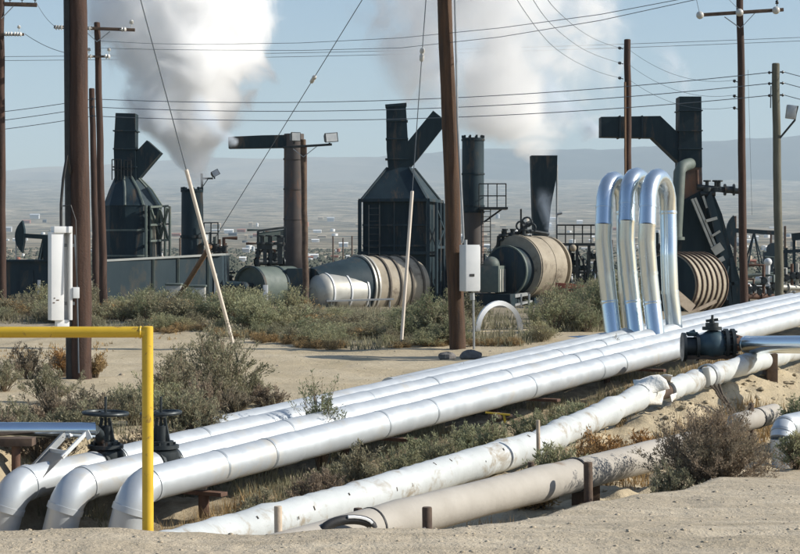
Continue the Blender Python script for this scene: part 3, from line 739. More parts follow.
# ------------------------------------------------------------------ utility poles
def pole_axis(px_top, py_top, px_bot, py_bot, d):
    """two photo points on the pole's centre line, at its depth, carried down to the ground"""
    a = P(px_top, py_top, d); b = P(px_bot, py_bot, d); g = gz(b.x, b.y) - .4
    k = (g - a.z) / (b.z - a.z); base = a.lerp(b, k); return a, base
def pole(label, top, base, r_top, r_bot, mat, group=None, pts=14, seed=0):
    t = thing('utility_pole', label, 'utility pole', base, group)
    rnd = random.Random(seed); path = []; rad = []
    for i in range(pts):
        f = i / (pts - 1); q = base.lerp(top, f); w_ = .012 if 0 < i < pts - 1 else 0
        path.append(q + V((rnd.uniform(-w_, w_), rnd.uniform(-w_, w_), 0))); rad.append(r_bot + (r_top - r_bot) * f)
    path.append(top + V((0, 0, .02))); rad.append(r_top * .8)
    mb = MB(); mb.tube(path, rad, 16); mb.build('shaft', M[mat], t)
    return t
def crossarm(t, a, b, pole_at, brace_in=.45, drop=.35, mat='timber', w_=.09, h=.11, braces=True):
    mb = MB(); mb.beam(a, b, w_, h, bev=.008); mb.build('crossarm', M[mat], t)
    if braces:
        for e in (a, b):
            mb = MB(); q = V(pole_at).lerp(e, brace_in); q.z = e.z - .04
            mb.beam(q + V((0, -.06, 0)), V(pole_at) + V((0, -.08, -drop)), .035, .02); mb.build('brace', M['galv'], t)
def pin_ins(t, p, mat='ceramic', r=.055, axis=V((0, 0, 1)), L=.16):
    mb = MB(); mb.lathe(p, axis, [(0, .012), (L * .45, .012), (L * .46, r * .8), (L * .6, r), (L * .63, r * .6), (L * .75, r * .9), (L * .9, r * .7), (L, r * .3)], 12)
    return mb.build('insulator', M[mat], t)
def dead_end(t, p, axis, mat='ceramic', r=.07, n=3):
    mb = MB(); prof = [(0, .02)]
    for i in range(n): prof += [(.05 + i * .075, .02), (.055 + i * .075, r), (.08 + i * .075, r * .8), (.1 + i * .075, .025)]
    mb.lathe(p, axis, prof, 12); return mb.build('insulator', M[mat], t)

# left edge
dd_ = 50; top, base = pole_axis(.2, -60, 2.2, 300, dd_)
t = pole('brown utility pole cut by the left edge of the photo', top, base, .10, .12, 'pole_red', seed=1)
pa = P(1, 5, dd_); crossarm(t, P(-36, 3, dd_), P(37, 5, dd_), pa, .36, .42)
for px in (10, 22, 35): pin_ins(t, P(px, 3, dd_ - .03), 'ceramic_dark')
mb = MB(); mb.beam(P(1, 34.5, dd_ - .15), P(24, 34.5, dd_ - .15), .06, .07); mb.build('short_arm', M['timber'], t)
dead_end(t, P(4, 34, dd_ - .22), V((1, 0, 0))); dead_end(t, P(13, 34, dd_ - .22), V((1, .0, -.03)))
pin_ins(t, P(19, 31, dd_ - .1), 'ceramic')
L1_SHORT = P(25, 34, dd_ - .2); L1_ARM = [P(q, 0, dd_) for q in (10, 22, 35)]

# thick pole with the white cabinet
dd_ = 28.0; top, base = pole_axis(74.6, -235, 82.0, 378, dd_)
t = pole('thick reddish-brown utility pole with a dark riser and white cabinet', top, base, .125, .165, 'pole_red', seed=2)
P2_ATT = base.lerp(top, .94)
mb = MB(); a = base.lerp(top, .02) + V((-.17, -.03, 0)); b = top + V((-.135, -.03, 0)); mb.tube([a, a.lerp(b, .5), b], [.075, .065, .06], 10); mb.build('riser_guard', M['black'], t)  # riser; its black also paints in the shaded left side of the pole
mb = MB(); q = base.lerp(top, .05); mb.tube([q + V((-.02, -.17, .0)), base.lerp(top, .2) + V((-.03, -.165, 0)), base.lerp(top, .265) + V((-.06, -.16, 0))], .012, 6); mb.build('ground_wire', M['wire'], t)
P2 = t; P2B, P2T = base, top
dd_ = 27.7; s = dd_ / F
cab = P(60, 320, dd_)
t = thing('electrical_cabinet', 'tall narrow white cabinet hung on the thick left pole', 'cabinet', cab)
rz = Matrix.Rotation(R(24), 3, 'Z'); cw = 21.5 * s; ch = 88 * s
def cb(lx, ly, lz, sx, sy, sz, bev=.006): return (cab + rz @ V((lx, ly, lz)), (sx, sy, sz), rz, bev)
mb = MB(); mb.box(*cb(0, .09, ch / 2, cw, .02, ch)); mb.build('back_panel', M['white'], t)
mb = MB(); mb.box(*cb(-cw * .19, -.02, ch / 2, cw * .60, .20, ch)); mb.build('housing', M['white'], t)
mb = MB(); mb.box(*cb(cw * .44, -.02, ch / 2, cw * .13, .20, ch)); mb.build('side_flange', M['white'], t)
mb = MB(); mb.box(*cb(cw * .06, -.02, ch + .035, cw * .86, .24, .10)); mb.build('cap', M['white'], t)
mb = MB(); mb.box(*cb(cw * .1, -.0, -.055, cw * .58, .16, .115)); mb.build('terminal_box', M['white'], t)
for k, (zx, zz) in enumerate(((-.05, .34), (-.06, .27), (.0, .31))): mb = MB(); mb.box(*cb(-cw * .19 + zx, -.122, zz * 1, .02 + .01 * k, .006, .015, 0)); mb.build('scuff', M['timber'], t)
mb = MB(); c0 = cab + V((.02, -.02, ch + .08)); mb.tube([c0, c0 + V((.0, 0, .35)), c0 + V((.03, .02, .75)), c0 + V((.08, .05, 1.1)), base.lerp(top, .36) + V((-.12, -.09, 0))], .022, 8); mb.build('supply_cable', M['black'], t)
mb = MB(); mb.tube([c0 + V((.03, 0, .32)), c0 + V((.16, -.05, .33)), c0 + V((.24, -.08, .1)), c0 + V((.27, -.1, -.9))], .010, 6); mb.build('thin_cable', M['black'], t)
mb = MB(); mb.box(cab + V((.24, .0, .42)), (.10, .1, .17), rz, .008); mb.build('junction_box', M['white_dim'], t)
for zz in (.25, 1.15): mb = MB(); mb.beam(cab + V((.02, .1, zz)), cab + V((.26, .22, zz)), .03, .05); mb.build('bracket', M['galv'], t)

# two poles right of it
dd_ = 53; top, base = pole_axis(91.8, 89, 97, 310, dd_)
t = pole('short brown pole without an arm beside the armed left pole', top, base, .085, .115, 'pole_red', seed=3)
P3_W = [P(92.5, q, dd_ - .12) for q in (99, 107, 116)]
for q in P3_W: pin_ins(t, q + V((0, .02, -.05)), 'ceramic_dark', .035, L=.09)
dd_ = 50; top, base = pole_axis(97, 23, 104, 310, dd_)
t = pole('brown utility pole with a braced crossarm left of the steam plume', top, base, .085, .115, 'pole_red', seed=4)
pa = P(97.5, 28.5, dd_); crossarm(t, P(54, 27, dd_ - .12), P(135, 30, dd_ - .12), pa, .34, .38, 'timber', .07, .085)
dead_end(t, P(64, 27.5, dd_ - .2), V((-1, 0, 0)), 'ceramic', .075); dead_end(t, P(92, 28.4, dd_ - .2), V((-1, 0, 0)), 'ceramic', .07, 2); dead_end(t, P(120, 29.5, dd_ - .2), V((1, 0, 0)), 'ceramic', .07, 2)
pin_ins(t, P(131.5, 27, dd_ - .12), 'ceramic', .07, L=.2)
mb = MB(); mb.beam(P(84, 56.5, dd_ - .12), P(110, 56.5, dd_ - .12), .05, .06); mb.build('short_arm', M['timber'], t)
dead_end(t, P(104, 56.5, dd_ - .2), V((1, 0, 0)), 'ceramic', .075, 2); dead_end(t, P(93, 56.5, dd_ - .2), V((-1, 0, 0)), 'ceramic', .07, 2)
pin_ins(t, P(109, 53.5, dd_ - .1), 'ceramic', .055); pin_ins(t, P(89, 53.5, dd_ - .1), 'ceramic', .055)
P4A = P(131, 25, dd_ - .12); P4B = P(110, 50, dd_ - .1); P4L = P(56, 27, dd_ - .2); P4M = P(84, 55, dd_ - .2)

# tall centre pole
dd_ = 36; top, base = pole_axis(439, -158, 457.6, 351, dd_)
t = pole('tall orange-brown utility pole at the centre with a grey meter box', top, base, .135, .165, 'pole_orange', seed=5)
P6B, P6T = base, top
mb = MB(); cpts = [P(462, 243, dd_ - .22), P(463.5, 238, dd_ - .22), P(462, 205, dd_ - .2), P(457.6, 120, dd_ - .16), P(455, 0, dd_ - .15), P(451, -120, dd_ - .14)]
mb.tube(cpts, .022, 8); mb.build('conduit', M['galv'], t)
mb = MB(); mb.tube([P(473, 290, dd_ - .25), P(473.5, 320, dd_ - .22), P(474, 352, dd_ - .2)], .024, 8); mb.build('conduit', M['galv'], t)
mb = MB(); mb.tube([P(472, 293, dd_ - .25), P(472.4, 300, dd_ - .25)], .05, 10); mb.build('conduit_hub', M['galv'], t)
s = dd_ / F; bc = P(469.6, 268, dd_ - .32); rz = Matrix.Rotation(R(24), 3, 'Z')
t = thing('meter_box', 'light grey electrical box mounted on the tall centre pole', 'electrical box', bc - V((0, 0, .46)))
mb = MB(); mb.box(bc, (15.5 * s, .30, 46 * s), rz, .012); mb.build('enclosure', M['white_dim'], t)
mb = MB(); mb.box(bc + rz @ V((15.5 * s / 2 + .008, -.0, 0)), (.014, .27, 43 * s), rz, .004); mb.build('door', M['white'], t)  # whiter enamel puts the sunlit brightness of this side into its colour
mb = MB(); mb.box(bc + rz @ V((-.02, -.155, -.14)), (.10, .008, .05), rz); mb.build('nameplate', M['black'], t)
mb = MB(); mb.box(bc + rz @ V((.165, -.05, .1)), (.02, .03, .08), rz, .004); mb.build('latch', M['iron'], t)
mb = MB(); mb.tube([bc + V((-.08, 0, .45)), bc + V((-.08, 0, .56))], .035, 10); mb.build('gland', M['galv'], t)
for zz in (-.3, .3): mb = MB(); mb.beam(bc + V((-.02, .1, zz)), V((base.lerp(top, .2).x, dd_, bc.z + zz)), .04, .05); mb.build('bracket', M['galv'], t)

# pole behind the loops
dd_ = 52; top, base = pole_axis(627.4, 40, 628.5, 300, dd_)
t = pole('red-brown pole standing behind the tall silver loops', top, base, .095, .115, 'pole_red', seed=6)
P9_I = []
for q in (48, 63, 78):
    p_ = P(623.4, q + 1, dd_ - .02); pin_ins(t, p_, 'ceramic_dark', .05, V((-1, 0, .25)), .16); P9_I.append(P(620, q, dd_ - .02))
mb = MB(); mb.tube([P(625, 82, dd_ - .1), P(625.8, 300, dd_ - .12)], .03, 8); mb.build('riser_guard', M['guard_brown'], t)
# right pole with crossarm
dd_ = 48; top, base = pole_axis(739.7, -8, 744.2, 310, dd_)
t = pole('red-brown pole with a wide braced crossarm at the right', top, base, .092, .115, 'pole_red', seed=7)
pa = P(740, 13, dd_); crossarm(t, P(697, 15.3, dd_ - .13), P(783.5, 9.7, dd_ - .13), pa, .37, .42, 'timber', .08, .09)
for px, py in ((700, 15.2), (739.5, 12.6), (776, 10.3)):
    mb = MB(); mb.ball(P(px, py, dd_ - .24), .105, 14, 9); mb.build('insulator', M['ceramic'], t)
pin_ins(t, P(777, 7.5, dd_ - .13), 'ceramic_dark', .05, L=.2)
P10_I = []
for q in (81, 96, 108):
    p_ = P(737.6, q + 1, dd_ - .05); pin_ins(t, p_, 'ceramic_dark', .05, V((-1, 0, .3)), .13); P10_I.append(P(735, q - 1, dd_ - .05))
P10_ARM = [P(699.5, 13, dd_ - .24), P(739.5, 10, dd_ - .24)]
# grey pole at the far right
dd_ = 46; top, base = pole_axis(775.8, 64, 779.6, 310, dd_)
t = pole('weathered grey-green pole with a lamp bracket at the far right', top, base, .098, .115, 'pole_grey', seed=8)
P11_L = []; P11_R = []
for q in (72.5, 83.5, 95.5):
    p_ = P(772, q, dd_ - .02); dead_end(t, p_, V((-1, 0, -.05)), 'ceramic_dark', .045, 1); P11_L.append(P(769, q, dd_ - .02))
    p_ = P(780, q - .5, dd_ - .02); dead_end(t, p_, V((1, 0, -.05)), 'ceramic_dark', .045, 1); P11_R.append(P(784, q - .5, dd_ - .02))
mb = MB(); mb.tube([P(771, 86, dd_ - .1), P(770.6, 108, dd_ - .12)], .015, 6); mb.build('jumper', M['wire'], t)
mb = MB(); mb.beam(P(780, 138, dd_ - .05), P(795, 120, dd_ - .3), .04, .04); mb.build('lamp_bracket', M['iron'], t)
t = thing('floodlight', 'grey square floodlight on the bracket of the far right pole', 'floodlight', P(791, 119, dd_ - .3))
mb = MB(); mb.box(P(791, 112, dd_ - .32), (9.5 * dd_ / F, .16, 13.5 * dd_ / F), Matrix.Rotation(R(7), 3, 'Y'), .02); mb.build('housing', M['galv'], t)
mb = MB(); mb.tube([P(798, 106, dd_ - .3), P(796, 114, dd_ - .3), P(795, 120, dd_ - .3)], .02, 8); mb.build('yoke', M['iron'], t)

# floodlight poles in the yard
dd_ = 55; top, base = pole_axis(303.2, 140, 306, 305, dd_)
t = pole('dark wooden pole carrying two floodlights against the tall stack', top, base, .085, .10, 'timber', seed=9)
crossarm(t, P(283, 147.5, dd_ - .1), P(332, 144.5, dd_ - .1), P(303.5, 146, dd_), .5, .34, 'iron', .06, .07)
def flood(px, py, d, wpx, hpx, rot, label):
    t = thing('floodlight', label, 'floodlight', P(px, py + hpx / 2, d)); s = d / F
    mb = MB(); m_ = Matrix.Rotation(R(rot), 3, 'Y') @ Matrix.Rotation(R(25), 3, 'Z')
    c = P(px, py, d); w_, h_ = wpx * s / 2, hpx * s / 2
    A = [c + m_ @ V((a * w_, -.16, b * h_)) for a, b in ((-1, -1), (1, -1), (1, 1), (-1, 1))]
    B = [c + m_ @ V((a * w_ * .6, .14, b * h_ * .6)) for a, b in ((-1, -1), (1, -1), (1, 1), (-1, 1))]
    mb.loft(A, B); mb.build('housing', M['iron'], t)
    mb = MB(); mb.box(c + m_ @ V((0, -.165, 0)), (w_ * 1.7, .01, h_ * 1.7), m_); mb.build('lens', M['galv'], t)
    mb = MB(); mb.tube([c + V((0, 0, -h_)), c + V((0, 0, -h_ - .08))], .03, 8); mb.build('mount', M['iron'], t)
flood(329.5, 138, dd_ - .15, 14, 9.5, -6, 'square floodlight at the right end of the arm by the tall stack')
flood(294, 137, dd_ - .15, 10, 9, 0, 'square floodlight left of its pole in front of the tall stack')
dd_ = 72; top, base = pole_axis(201.5, 174, 203, 310, dd_)
t = pole('thin dark lamp post beside the small steaming stack', top, base, .05, .06, 'iron', seed=10)
mb = MB(); mb.beam(P(202, 178.5, dd_), P(213, 178.5, dd_), .06, .07); mb.build('crossarm', M['iron'], t)
mb = MB(); mb.beam(P(202.5, 187, dd_), P(208, 179, dd_), .03, .03); mb.build('brace', M['iron'], t)
flood(214.5, 174, dd_ - .1, 8, 6, -30, 'tilted floodlight on the thin lamp post by the steaming stack')

# ------------------------------------------------------------------ guy wires with guards
def guy(label, a, b, guard_f, guard_len, gr, gmat, ins_f=None, wr=.009):
    """a = on the pole, b = on the ground"""
    t = thing('guy_wire', label, 'guy wire', b)
    mb = MB(); mb.tube([a, b], wr, 6); mb.build('strand', M['wire'], t)
    L = (b - a).length; d = (b - a).normalized(); g0 = a + d * (L * guard_f); g1 = g0 + d * guard_len
    mb = MB(); mb.tube([g0, g0 + d * .02, g1], [gr * .8, gr, gr], 10); mb.build('guard', M[gmat], t)
    mb = MB(); mb.tube([g1 + d * .03, b], .016, 8)
    for k in (.08, .2, .3): mb.box(g1 + d * k, (.05, .05, .05), bev=.006)
    mb.build('anchor_rod', M['iron'], t)
    if ins_f is not None:
        q = a + d * (L * ins_f); mb = MB(); mb.lathe(q, d, [(0, .02), (.02, .045), (.08, .055), (.12, .035), (.17, .05), (.25, .045), (.28, .02)], 10); mb.build('insulator', M['ceramic'], t)
b1 = P(238, 366, 32.0); b1.z = gz(b1.x, b1.y)
a1 = P(83, -215, 28.2)
L_ = (b1 - a1).length
guy('guy wire with a pale pinkish guard slanting down left of centre', a1, b1, .637, (b1 - a1).length * .327, .035, 'guard')
b2 = P(168, 322, 51); b2.z = gz(b2.x, b2.y)
guy('guy wire crossing the tall stack with a thick brown guard', P(440, -126, 36.1), b2, .795, (b2 - P(440, -126, 36.1)).length * .19, .072, 'guard_brown', .375)
b3 = P(401, 353, 36.5); b3.z = gz(b3.x, b3.y)
guy('steep guy wire with a white guard left of the tall centre pole', P(437, -155, 36.0), b3, .685, (b3 - P(437, -155, 36.0)).length * .298, .034, 'guard', .40)

# ------------------------------------------------------------------ power lines
def wire(label, pts, sag=0, r=.012, group=None, n=22):
    r *= .68
    if len(pts) == 2:
        a, b = pts; path = [a.lerp(b, i / n) - V((0, 0, sag * 4 * (i / n) * (1 - i / n))) for i in range(n + 1)]
    else: path = pts
    mb = MB(); mb.tube(path, r, 6)
    return single(mb, 'power_line', M['wire'], label, 'power line', path[0], group)
G3 = 'three-wire line crossing the photo'
for k, nm in enumerate(('top', 'middle', 'bottom')):
    wire(f'{nm} wire of the three running across the photo to the far right pole', [P3_W[k], P11_L[k]], (.36, .36, .34)[k], .0145, G3)
    wire(f'{nm} wire of the three leaving the left edge behind the thick pole', [P(-60, (118, 127, 136)[k], 56), P3_W[k]], .05, .0145, G3)
    wire(f'{nm} short wire leaving the far right pole to the right edge', [P11_R[k], P(900, (92, 103, 115)[k], 44)], .08, .0135, G3)
G4 = 'high wires above the plant'
wire('high wire rising to the right from the braced left crossarm', [P(98, 41, 49.85), P(150, 43.6, 48), P(200, 44.5, 46), P(300, 43, 42), P(400, 38, 38), P(500, 28, 34), P(600, 14.5, 30), P(740, -12, 26)], r=.0085, group=G4)
wire('high wire rising to the right from the lower short arm of the left pole', [P(99, 48, 49.85), P(150, 49.4, 48), P(200, 50, 46), P(300, 50.5, 42), P(400, 48, 38), P(500, 37, 34), P(600, 20.5, 30), P(740, -10, 26)], r=.0085, group=G4)
wire('upper of two distant lines running level across the whole sky', [P(-90, 57, 130), P(900, 33, 130)], .4, .026, 'distant line pair')
wire('lower of two distant lines running level across the whole sky', [P(-90, 61, 131), P(900, 36.5, 131)], .4, .026, 'distant line pair')
wire('wire between the left edge pole and the crossarm of the next pole', [L1_ARM[2], P4L], .1, .010, G4)
wire('wire from the short arm of the left edge pole to the next short arm', [L1_SHORT, P4M], .14, .012, G4)
G5 = 'three drooping wires at the upper right'
for k, (xx, pts) in enumerate(((517, [(527, 15), (540, 33), (554, 48), (575, 62), (600, 73)]), (533, [(545, 18), (560, 33), (580, 48), (600, 57)]), (547, [(560, 14), (580, 31), (600, 42)]))):
    e = P9_I[2 - k]; n_ = len(pts) + 2
    raw = [(xx - 16, -28)] + [(xx, 0)] + pts; m_ = len(raw)
    path = [P(q[0], q[1], 30 + (e.y - 30) * (i / m_)) for i, q in enumerate(raw)] + [e]
    # smooth the hanging curve
    for _ in range(2):
        new = [path[0]]
        for u, v_ in zip(path[:-1], path[1:]): new += [u.lerp(v_, .25), u.lerp(v_, .75)]
        path = new + [path[-1]]
    wire(('lowest', 'middle', 'highest')[k] + ' drooping wire from the top edge to the pole behind the loops', path, r=.0085, group=G5)
for k in range(3):
    wire(('top', 'middle', 'bottom')[k] + ' slack wire between the pole behind the loops and the crossarm pole', [P9_I[k] + V((.2, 0, 0)), P10_I[k]], .35, .007, G5)
wire('short wire rising from the left end of the right crossarm', [P10_ARM[0], P(692, -22, 47)], .02, .009, G5)
wire('short wire rising from the middle of the right crossarm', [P10_ARM[1], P(708, -24, 46)], .03, .009, G5)
wire('thin wire hanging down beside the right crossarm pole', [P(748, 70, 60), P(752, 215, 64)], 0, .008, G5)

# ------------------------------------------------------------------ steam plant
AX = V((math.sin(R(38)), math.cos(R(38)), 0))              # axis of the generator barrels, pointing away
AXS = V((AX.y, -AX.x, 0))
def ring(mb, c, ax, r, w_, h_, n=40):
    mb.lathe(c, ax, [(0, r), (.001, r + h_), (w_, r + h_), (w_ + .001, r)], n, False)
def quad(c, wx, wy, rz, z):
    m_ = Matrix.Rotation(rz, 3, 'Z'); return [V((c.x, c.y, 0)) + m_ @ V((a * wx / 2, b * wy / 2, 0)) + V((0, 0, z)) for a, b in ((-1, -1), (1, -1), (1, 1), (-1, 1))]
def railing(t, p, q, h=1.0, n=4, r=.022, name='railing', mat='iron'):
    mb = MB(); p = V(p); q = V(q)
    for i in range(n + 1):
        a = p.lerp(q, i / n); mb.tube([a, a + V((0, 0, h))], r, 6)
    for k in (.5, 1.0): mb.tube([p + V((0, 0, h * k)), q + V((0, 0, h * k))], r, 6)
    return mb.build(name, M[mat], t)
def ladder(t, p, q, w_=.4, n=10, mat='iron'):
    mb = MB(); p, q = V(p), V(q); d = V((w_ / 2, 0, 0))
    mb.tube([p - d, q - d], .02, 6); mb.tube([p + d, q + d], .02, 6)
    for i in range(n): a = p.lerp(q, (i + .5) / n); mb.tube([a - d, a + d], .014, 6)
    return mb.build('ladder', M[mat], t)
def boxduct(mb, path, w_, dpt, updir=V((0, 1, 0))):
    """square duct swept along a path in the picture plane; w_ = width list, dpt = depth"""
    rings = []
    for i, p in enumerate(path):
        a = path[max(0, i - 1)]; b = path[min(len(path) - 1, i + 1)]; t_ = (V(b) - V(a)).normalized(); s_ = t_.cross(updir).normalized()
        if 0 < i < len(path) - 1:
            t1 = (V(p) - V(a)).normalized(); k = 1 / max(.5, abs(t1.dot(t_)))
        else: k = 1
        hw = w_[i] / 2 * k
        rings.append([V(p) + s_ * hw - updir * dpt / 2, V(p) - s_ * hw - updir * dpt / 2, V(p) - s_ * hw + updir * dpt / 2, V(p) + s_ * hw + updir * dpt / 2])
    vs = [v for r_ in rings for v in r_]; fs = [[0, 1, 2, 3], [len(vs) - 4 + k for k in (3, 2, 1, 0)]]
    for i in range(len(rings) - 1):
        for k in range(4): fs.append([i * 4 + k, i * 4 + (k + 1) % 4, i * 4 + 4 + (k + 1) % 4, i * 4 + 4 + k])
    mb.add(vs, fs)
GRP = 'steam generators in the plant'

# ---- centre generator: ribbed barrel, black casing, Y stack
d = 62.0; s = d / F
fc = P(357, 287, d); r = 1.06
A3 = V((math.sin(R(52)), math.cos(R(52)), 0))
t = thing('steam_generator', 'centre steam generator with black pyramid-roofed casing and forked stack', 'steam generator', V((fc.x, d, gz(fc.x, d))), GRP)
mb = MB(); mb.lathe(fc, A3, [(0, r), (.05, r), (2.15, r), (2.2, r * .9), (2.5, r * .86)], 48); mb.build('barrel', M['tan'], t)
mb = MB(); mb.lathe(fc, A3, [(-1.95, .2), (-1.94, r * .62), (-1.2, r * .78), (-.03, r * .985), (0, r * .985)], 48); mb.build('front_cone', M['dark2'], t)
for k, f_ in enumerate((.0, .16, .62, 1.1, 1.6, 2.08)):
    mb = MB(); ring(mb, fc + A3 * f_, A3, r, .07, .05, 48); mb.build('rib', M['pale_drum'] if k < 2 else M['rib'], t)
mb = MB(); q = P(318, 293, d - 1.5); r2 = .66
mb.lathe(q, A3, [(-.22, .05), (-.2, r2 * .4), (-.12, r2 * .75), (.0, r2 * .94), (.12, r2), (1.7, r2)], 40); mb.build('burner_drum', M['pale_drum'], t)
for k in range(3):
    mb = MB(); ring(mb, q + A3 * (.2 + k * .72), A3, r2, .06, .03, 40); mb.build('band', M['white_dim'], t)
mb = MB()
for k in (.35, 1.7): mb.box(fc + A3 * k + V((0, 0, -r - .2)), (1.7, .2, .65), Matrix.Rotation(R(-52), 3, 'Z'))
mb.box(q + A3 * .7 + V((0, 0, -r2 - .3)), (1.0, .18, .8), Matrix.Rotation(R(-52), 3, 'Z'))
mb.beam(q + V((0, 0, -1.15)), fc + A3 * 2.3 + V((0, .6, -1.3)), .25, .2); mb.build('saddle', M['dark2'], t)
mb = MB(); a = P(326, 301, d - 2.0); b = P(393, 299, d - 1.6); mb.beam(a, b, .35, .05)
for f in (.08, .35, .65, .95): q2 = a.lerp(b, f); mb.tube([q2, V((q2.x, q2.y, gz(q2.x, q2.y) - .1))], .03, 6)
mb.build('walkway', M['galv'], t)
d2 = 66.0; s = d2 / F; c = P(401.5, 250, d2); rz = R(-13); zb = gz(c.x, d2) - .1
W_ = 65 * s; zs = Z(201, d2); zn = Z(168, d2)
mb = MB(); lo = quad(c, W_ * .98, 2.3, rz, zb); hi = quad(c, W_ * .98, 2.3, rz, zs); mb.loft(lo, hi); mb.build('casing', M['dark'], t)
mb = MB(); mb.loft(quad(c, W_ * 1.02, 2.4, rz, zs - .02), quad(V((c.x - .02, c.y, 0)), .80, .80, rz, zn)); mb.build('hood', M['dark2'], t)
e0 = quad(c, W_ * 1.035, 2.43, rz, zs + .01); e1 = quad(V((c.x - .02, c.y, 0)), .84, .84, rz, zn)
for k in range(4): mb = MB(); mb.beam(e0[k], e1[k], .09, .05); mb.build('hood_rib', M['dark2'], t)
mb = MB(); fr = quad(c, W_ * 1.06, 2.5, rz, 0)
for k in range(4): mb.beam(fr[k] + V((0, 0, zb)), fr[k] + V((0, 0, zs)), .13, .13)
for zz in (zs, zb + 2.0):
    for k in range(4): mb.beam(fr[k] + V((0, 0, zz)), fr[(k + 1) % 4] + V((0, 0, zz)), .11, .11)
mb.build('frame', M['dark2'], t)
mb = MB(); a0 = fr[1] + V((.05, 0, 0)); a1 = fr[2] + V((.05, 0, 0)); n_ = 3
ins_x = V((.25, -.1, 0))
for i in range(5):
    q = a0.lerp(a1, i / 4) + ins_x; mb.tube([q + V((0, 0, zb)), q + V((0, 0, zs - .1))], .06, 8)
mb.beam(a0 + ins_x + V((0, 0, zs - .3)), a1 + ins_x + V((0, 0, zb + 2.1)), .07, .07); mb.beam(a1 + ins_x + V((0, 0, zs - .3)), a0 + ins_x + V((0, 0, zb + 2.1)), .07, .07)
mb.beam(a0 + ins_x + V((0, 0, zb + 2.2)), a1 + ins_x + V((0, 0, zb + 2.2)), .1, .1)
mb.build('tube_bank', M['dark2'], t)
mb = MB(); boxduct(mb, [P(399.5, 170, d2), P(397.5, 150, d2), P(396, 106, d2)], [.82, .80, .72], .8); st = mb.build('stack', M['dark'], t)
mb = MB(); boxduct(mb, [P(398, 168, d2 + .05), P(411, 153, d2 + .05), P(440, 117, d2 + .05)], [.7, .70, .66], .7); mb.build('branch_duct', M['dark'], t)
mb = MB(); boxduct(mb, [P(396, 107, d2), P(395.8, 104.5, d2)], [.78, .78], .86); mb.build('stack_rim', M['dark2'], t)
ladder(t, P(374, 296, d2 - 1.6), P(374, 205, d2 - 1.5), .38, 14)
fq = quad(c, W_ * .99, 2.32, rz, 0)
for k in range(4):
    zz = zb + (zs - zb) * (.2 + .19 * k); mb = MB(); mb.beam(fq[0] + V((0, -.01, zz)), fq[1] + V((0, -.01, zz)), .05, .07); mb.build('panel_seam', M['dark2'], t)
for k in range(3):
    q = fq[0].lerp(fq[1], .27 + .23 * k); mb = MB(); mb.beam(q + V((0, -.015, zb)), q + V((0, -.015, zs)), .06, .04); mb.build('panel_seam', M['dark2'], t)
for py in (160, 140, 122):
    mb = MB(); boxduct(mb, [P(397, py, d2), P(397, py - 1.2, d2)], [.86 - (160 - py) * .0018] * 2, .88); mb.build('duct_flange', M['dark2'], t)

# ---- left generator: rounded casing, forked stack
d2 = 64.0; s = d2 / F; c = P(136, 250, d2); zb = gz(c.x, d2) - .1; rz = R(20)
t = thing('steam_generator', 'left steam generator with faceted hood and forked stack beside the steam', 'steam generator', V((c.x, d2, zb)), GRP)
zs = Z(206, d2); zn = Z(177, d2); nf = 10
def poly(cx_, cy_, r_, z_, n=nf, ph=.2, sy=1.0): return [V((cx_ + r_ * math.cos(ph + 2 * math.pi * k / n), cy_ + r_ * sy * math.sin(ph + 2 * math.pi * k / n), z_)) for k in range(n)]
R1 = 28.5 * s
mb = MB(); mb.loft(poly(c.x - .12, d2, R1, zb), poly(c.x - .12, d2, R1, zs)); mb.build('casing', M['dark'], t, smooth=20)
mb = MB(); r0 = poly(c.x - .12, d2, R1 * 1.02, zs); rm_ = poly(c.x - .2, d2, R1 * .74, zs + (zn - zs) * .55); r1 = poly(c.x - .33, d2, .42, zn)
mb.loft(r0, rm_, False); mb.loft(rm_, r1, False); mb.build('hood', M['dark2'], t, smooth=20)
for k in (0, 8, 9, 7, 1):
    mb = MB(); mb.tube([r0[k], rm_[k], r1[k]], .05, 6); mb.build('hood_rib', M['green_steel'], t)
mb = MB()
for i in range(6):
    x_ = c.x + X(400 + 14 + i * 3.6, d2); y_ = d2 - 1.0 + i * .3
    mb.tube([V((x_, y_, zb)), V((x_, y_, Z(206, d2)))], .05, 7)
for (p0, p1) in (((150, 207), (168, 206)), ((150, 241), (168, 240)), ((151, 209), (160, 239)), ((160, 209), (152, 239)), ((160, 209), (168, 240)), ((168, 208), (160, 240)), ((150, 225), (168, 224))):
    mb.beam(P(*p0, d2 - 1.0), P(*p1, d2 - .3), .07, .07)
mb.build('side_truss', M['green_steel'], t)
mb = MB(); mb.prism([P(150.5, 213, d2 - .7), P(155, 216, d2 - .7), P(156, 258, d2 - .7), P(150.5, 258, d2 - .7)], (0, .1, 0)); mb.build('bright_panel', M['tan'], t)
mb = MB(); boxduct(mb, [P(127, 184, d2), P(126, 150, d2), P(127, 114, d2)], [.76, .76, .70], .75); mb.build('stack', M['dark'], t)
mb = MB(); boxduct(mb, [P(126, 180, d2 + .05), P(138, 166, d2 + .05), P(155, 147, d2 + .05)], [.70, .70, .66], .7); mb.build('branch_duct', M['dark'], t)
for py in (168, 150, 132):
    mb = MB(); boxduct(mb, [P(126.4, py, d2), P(126.4, py - 1.2, d2)], [.84, .84], .83); mb.build('duct_flange', M['dark2'], t)
for zz in (.25, .5, .75):
    mb = MB(); pp = poly(c.x - .12, d2, R1 * 1.012, zb + (zs - zb) * zz); pq = poly(c.x - .12, d2, R1 * 1.012, zb + (zs - zb) * zz + .06); mb.loft(pp, pq); mb.build('panel_seam', M['green_steel'], t)
railing(t, P(112, 180, d2 - .5), P(121, 180, d2 - .5), .72, 3, .02)
railing(t, P(124, 178, d2 - .55), P(131, 178, d2 - .55), .62, 2, .02)

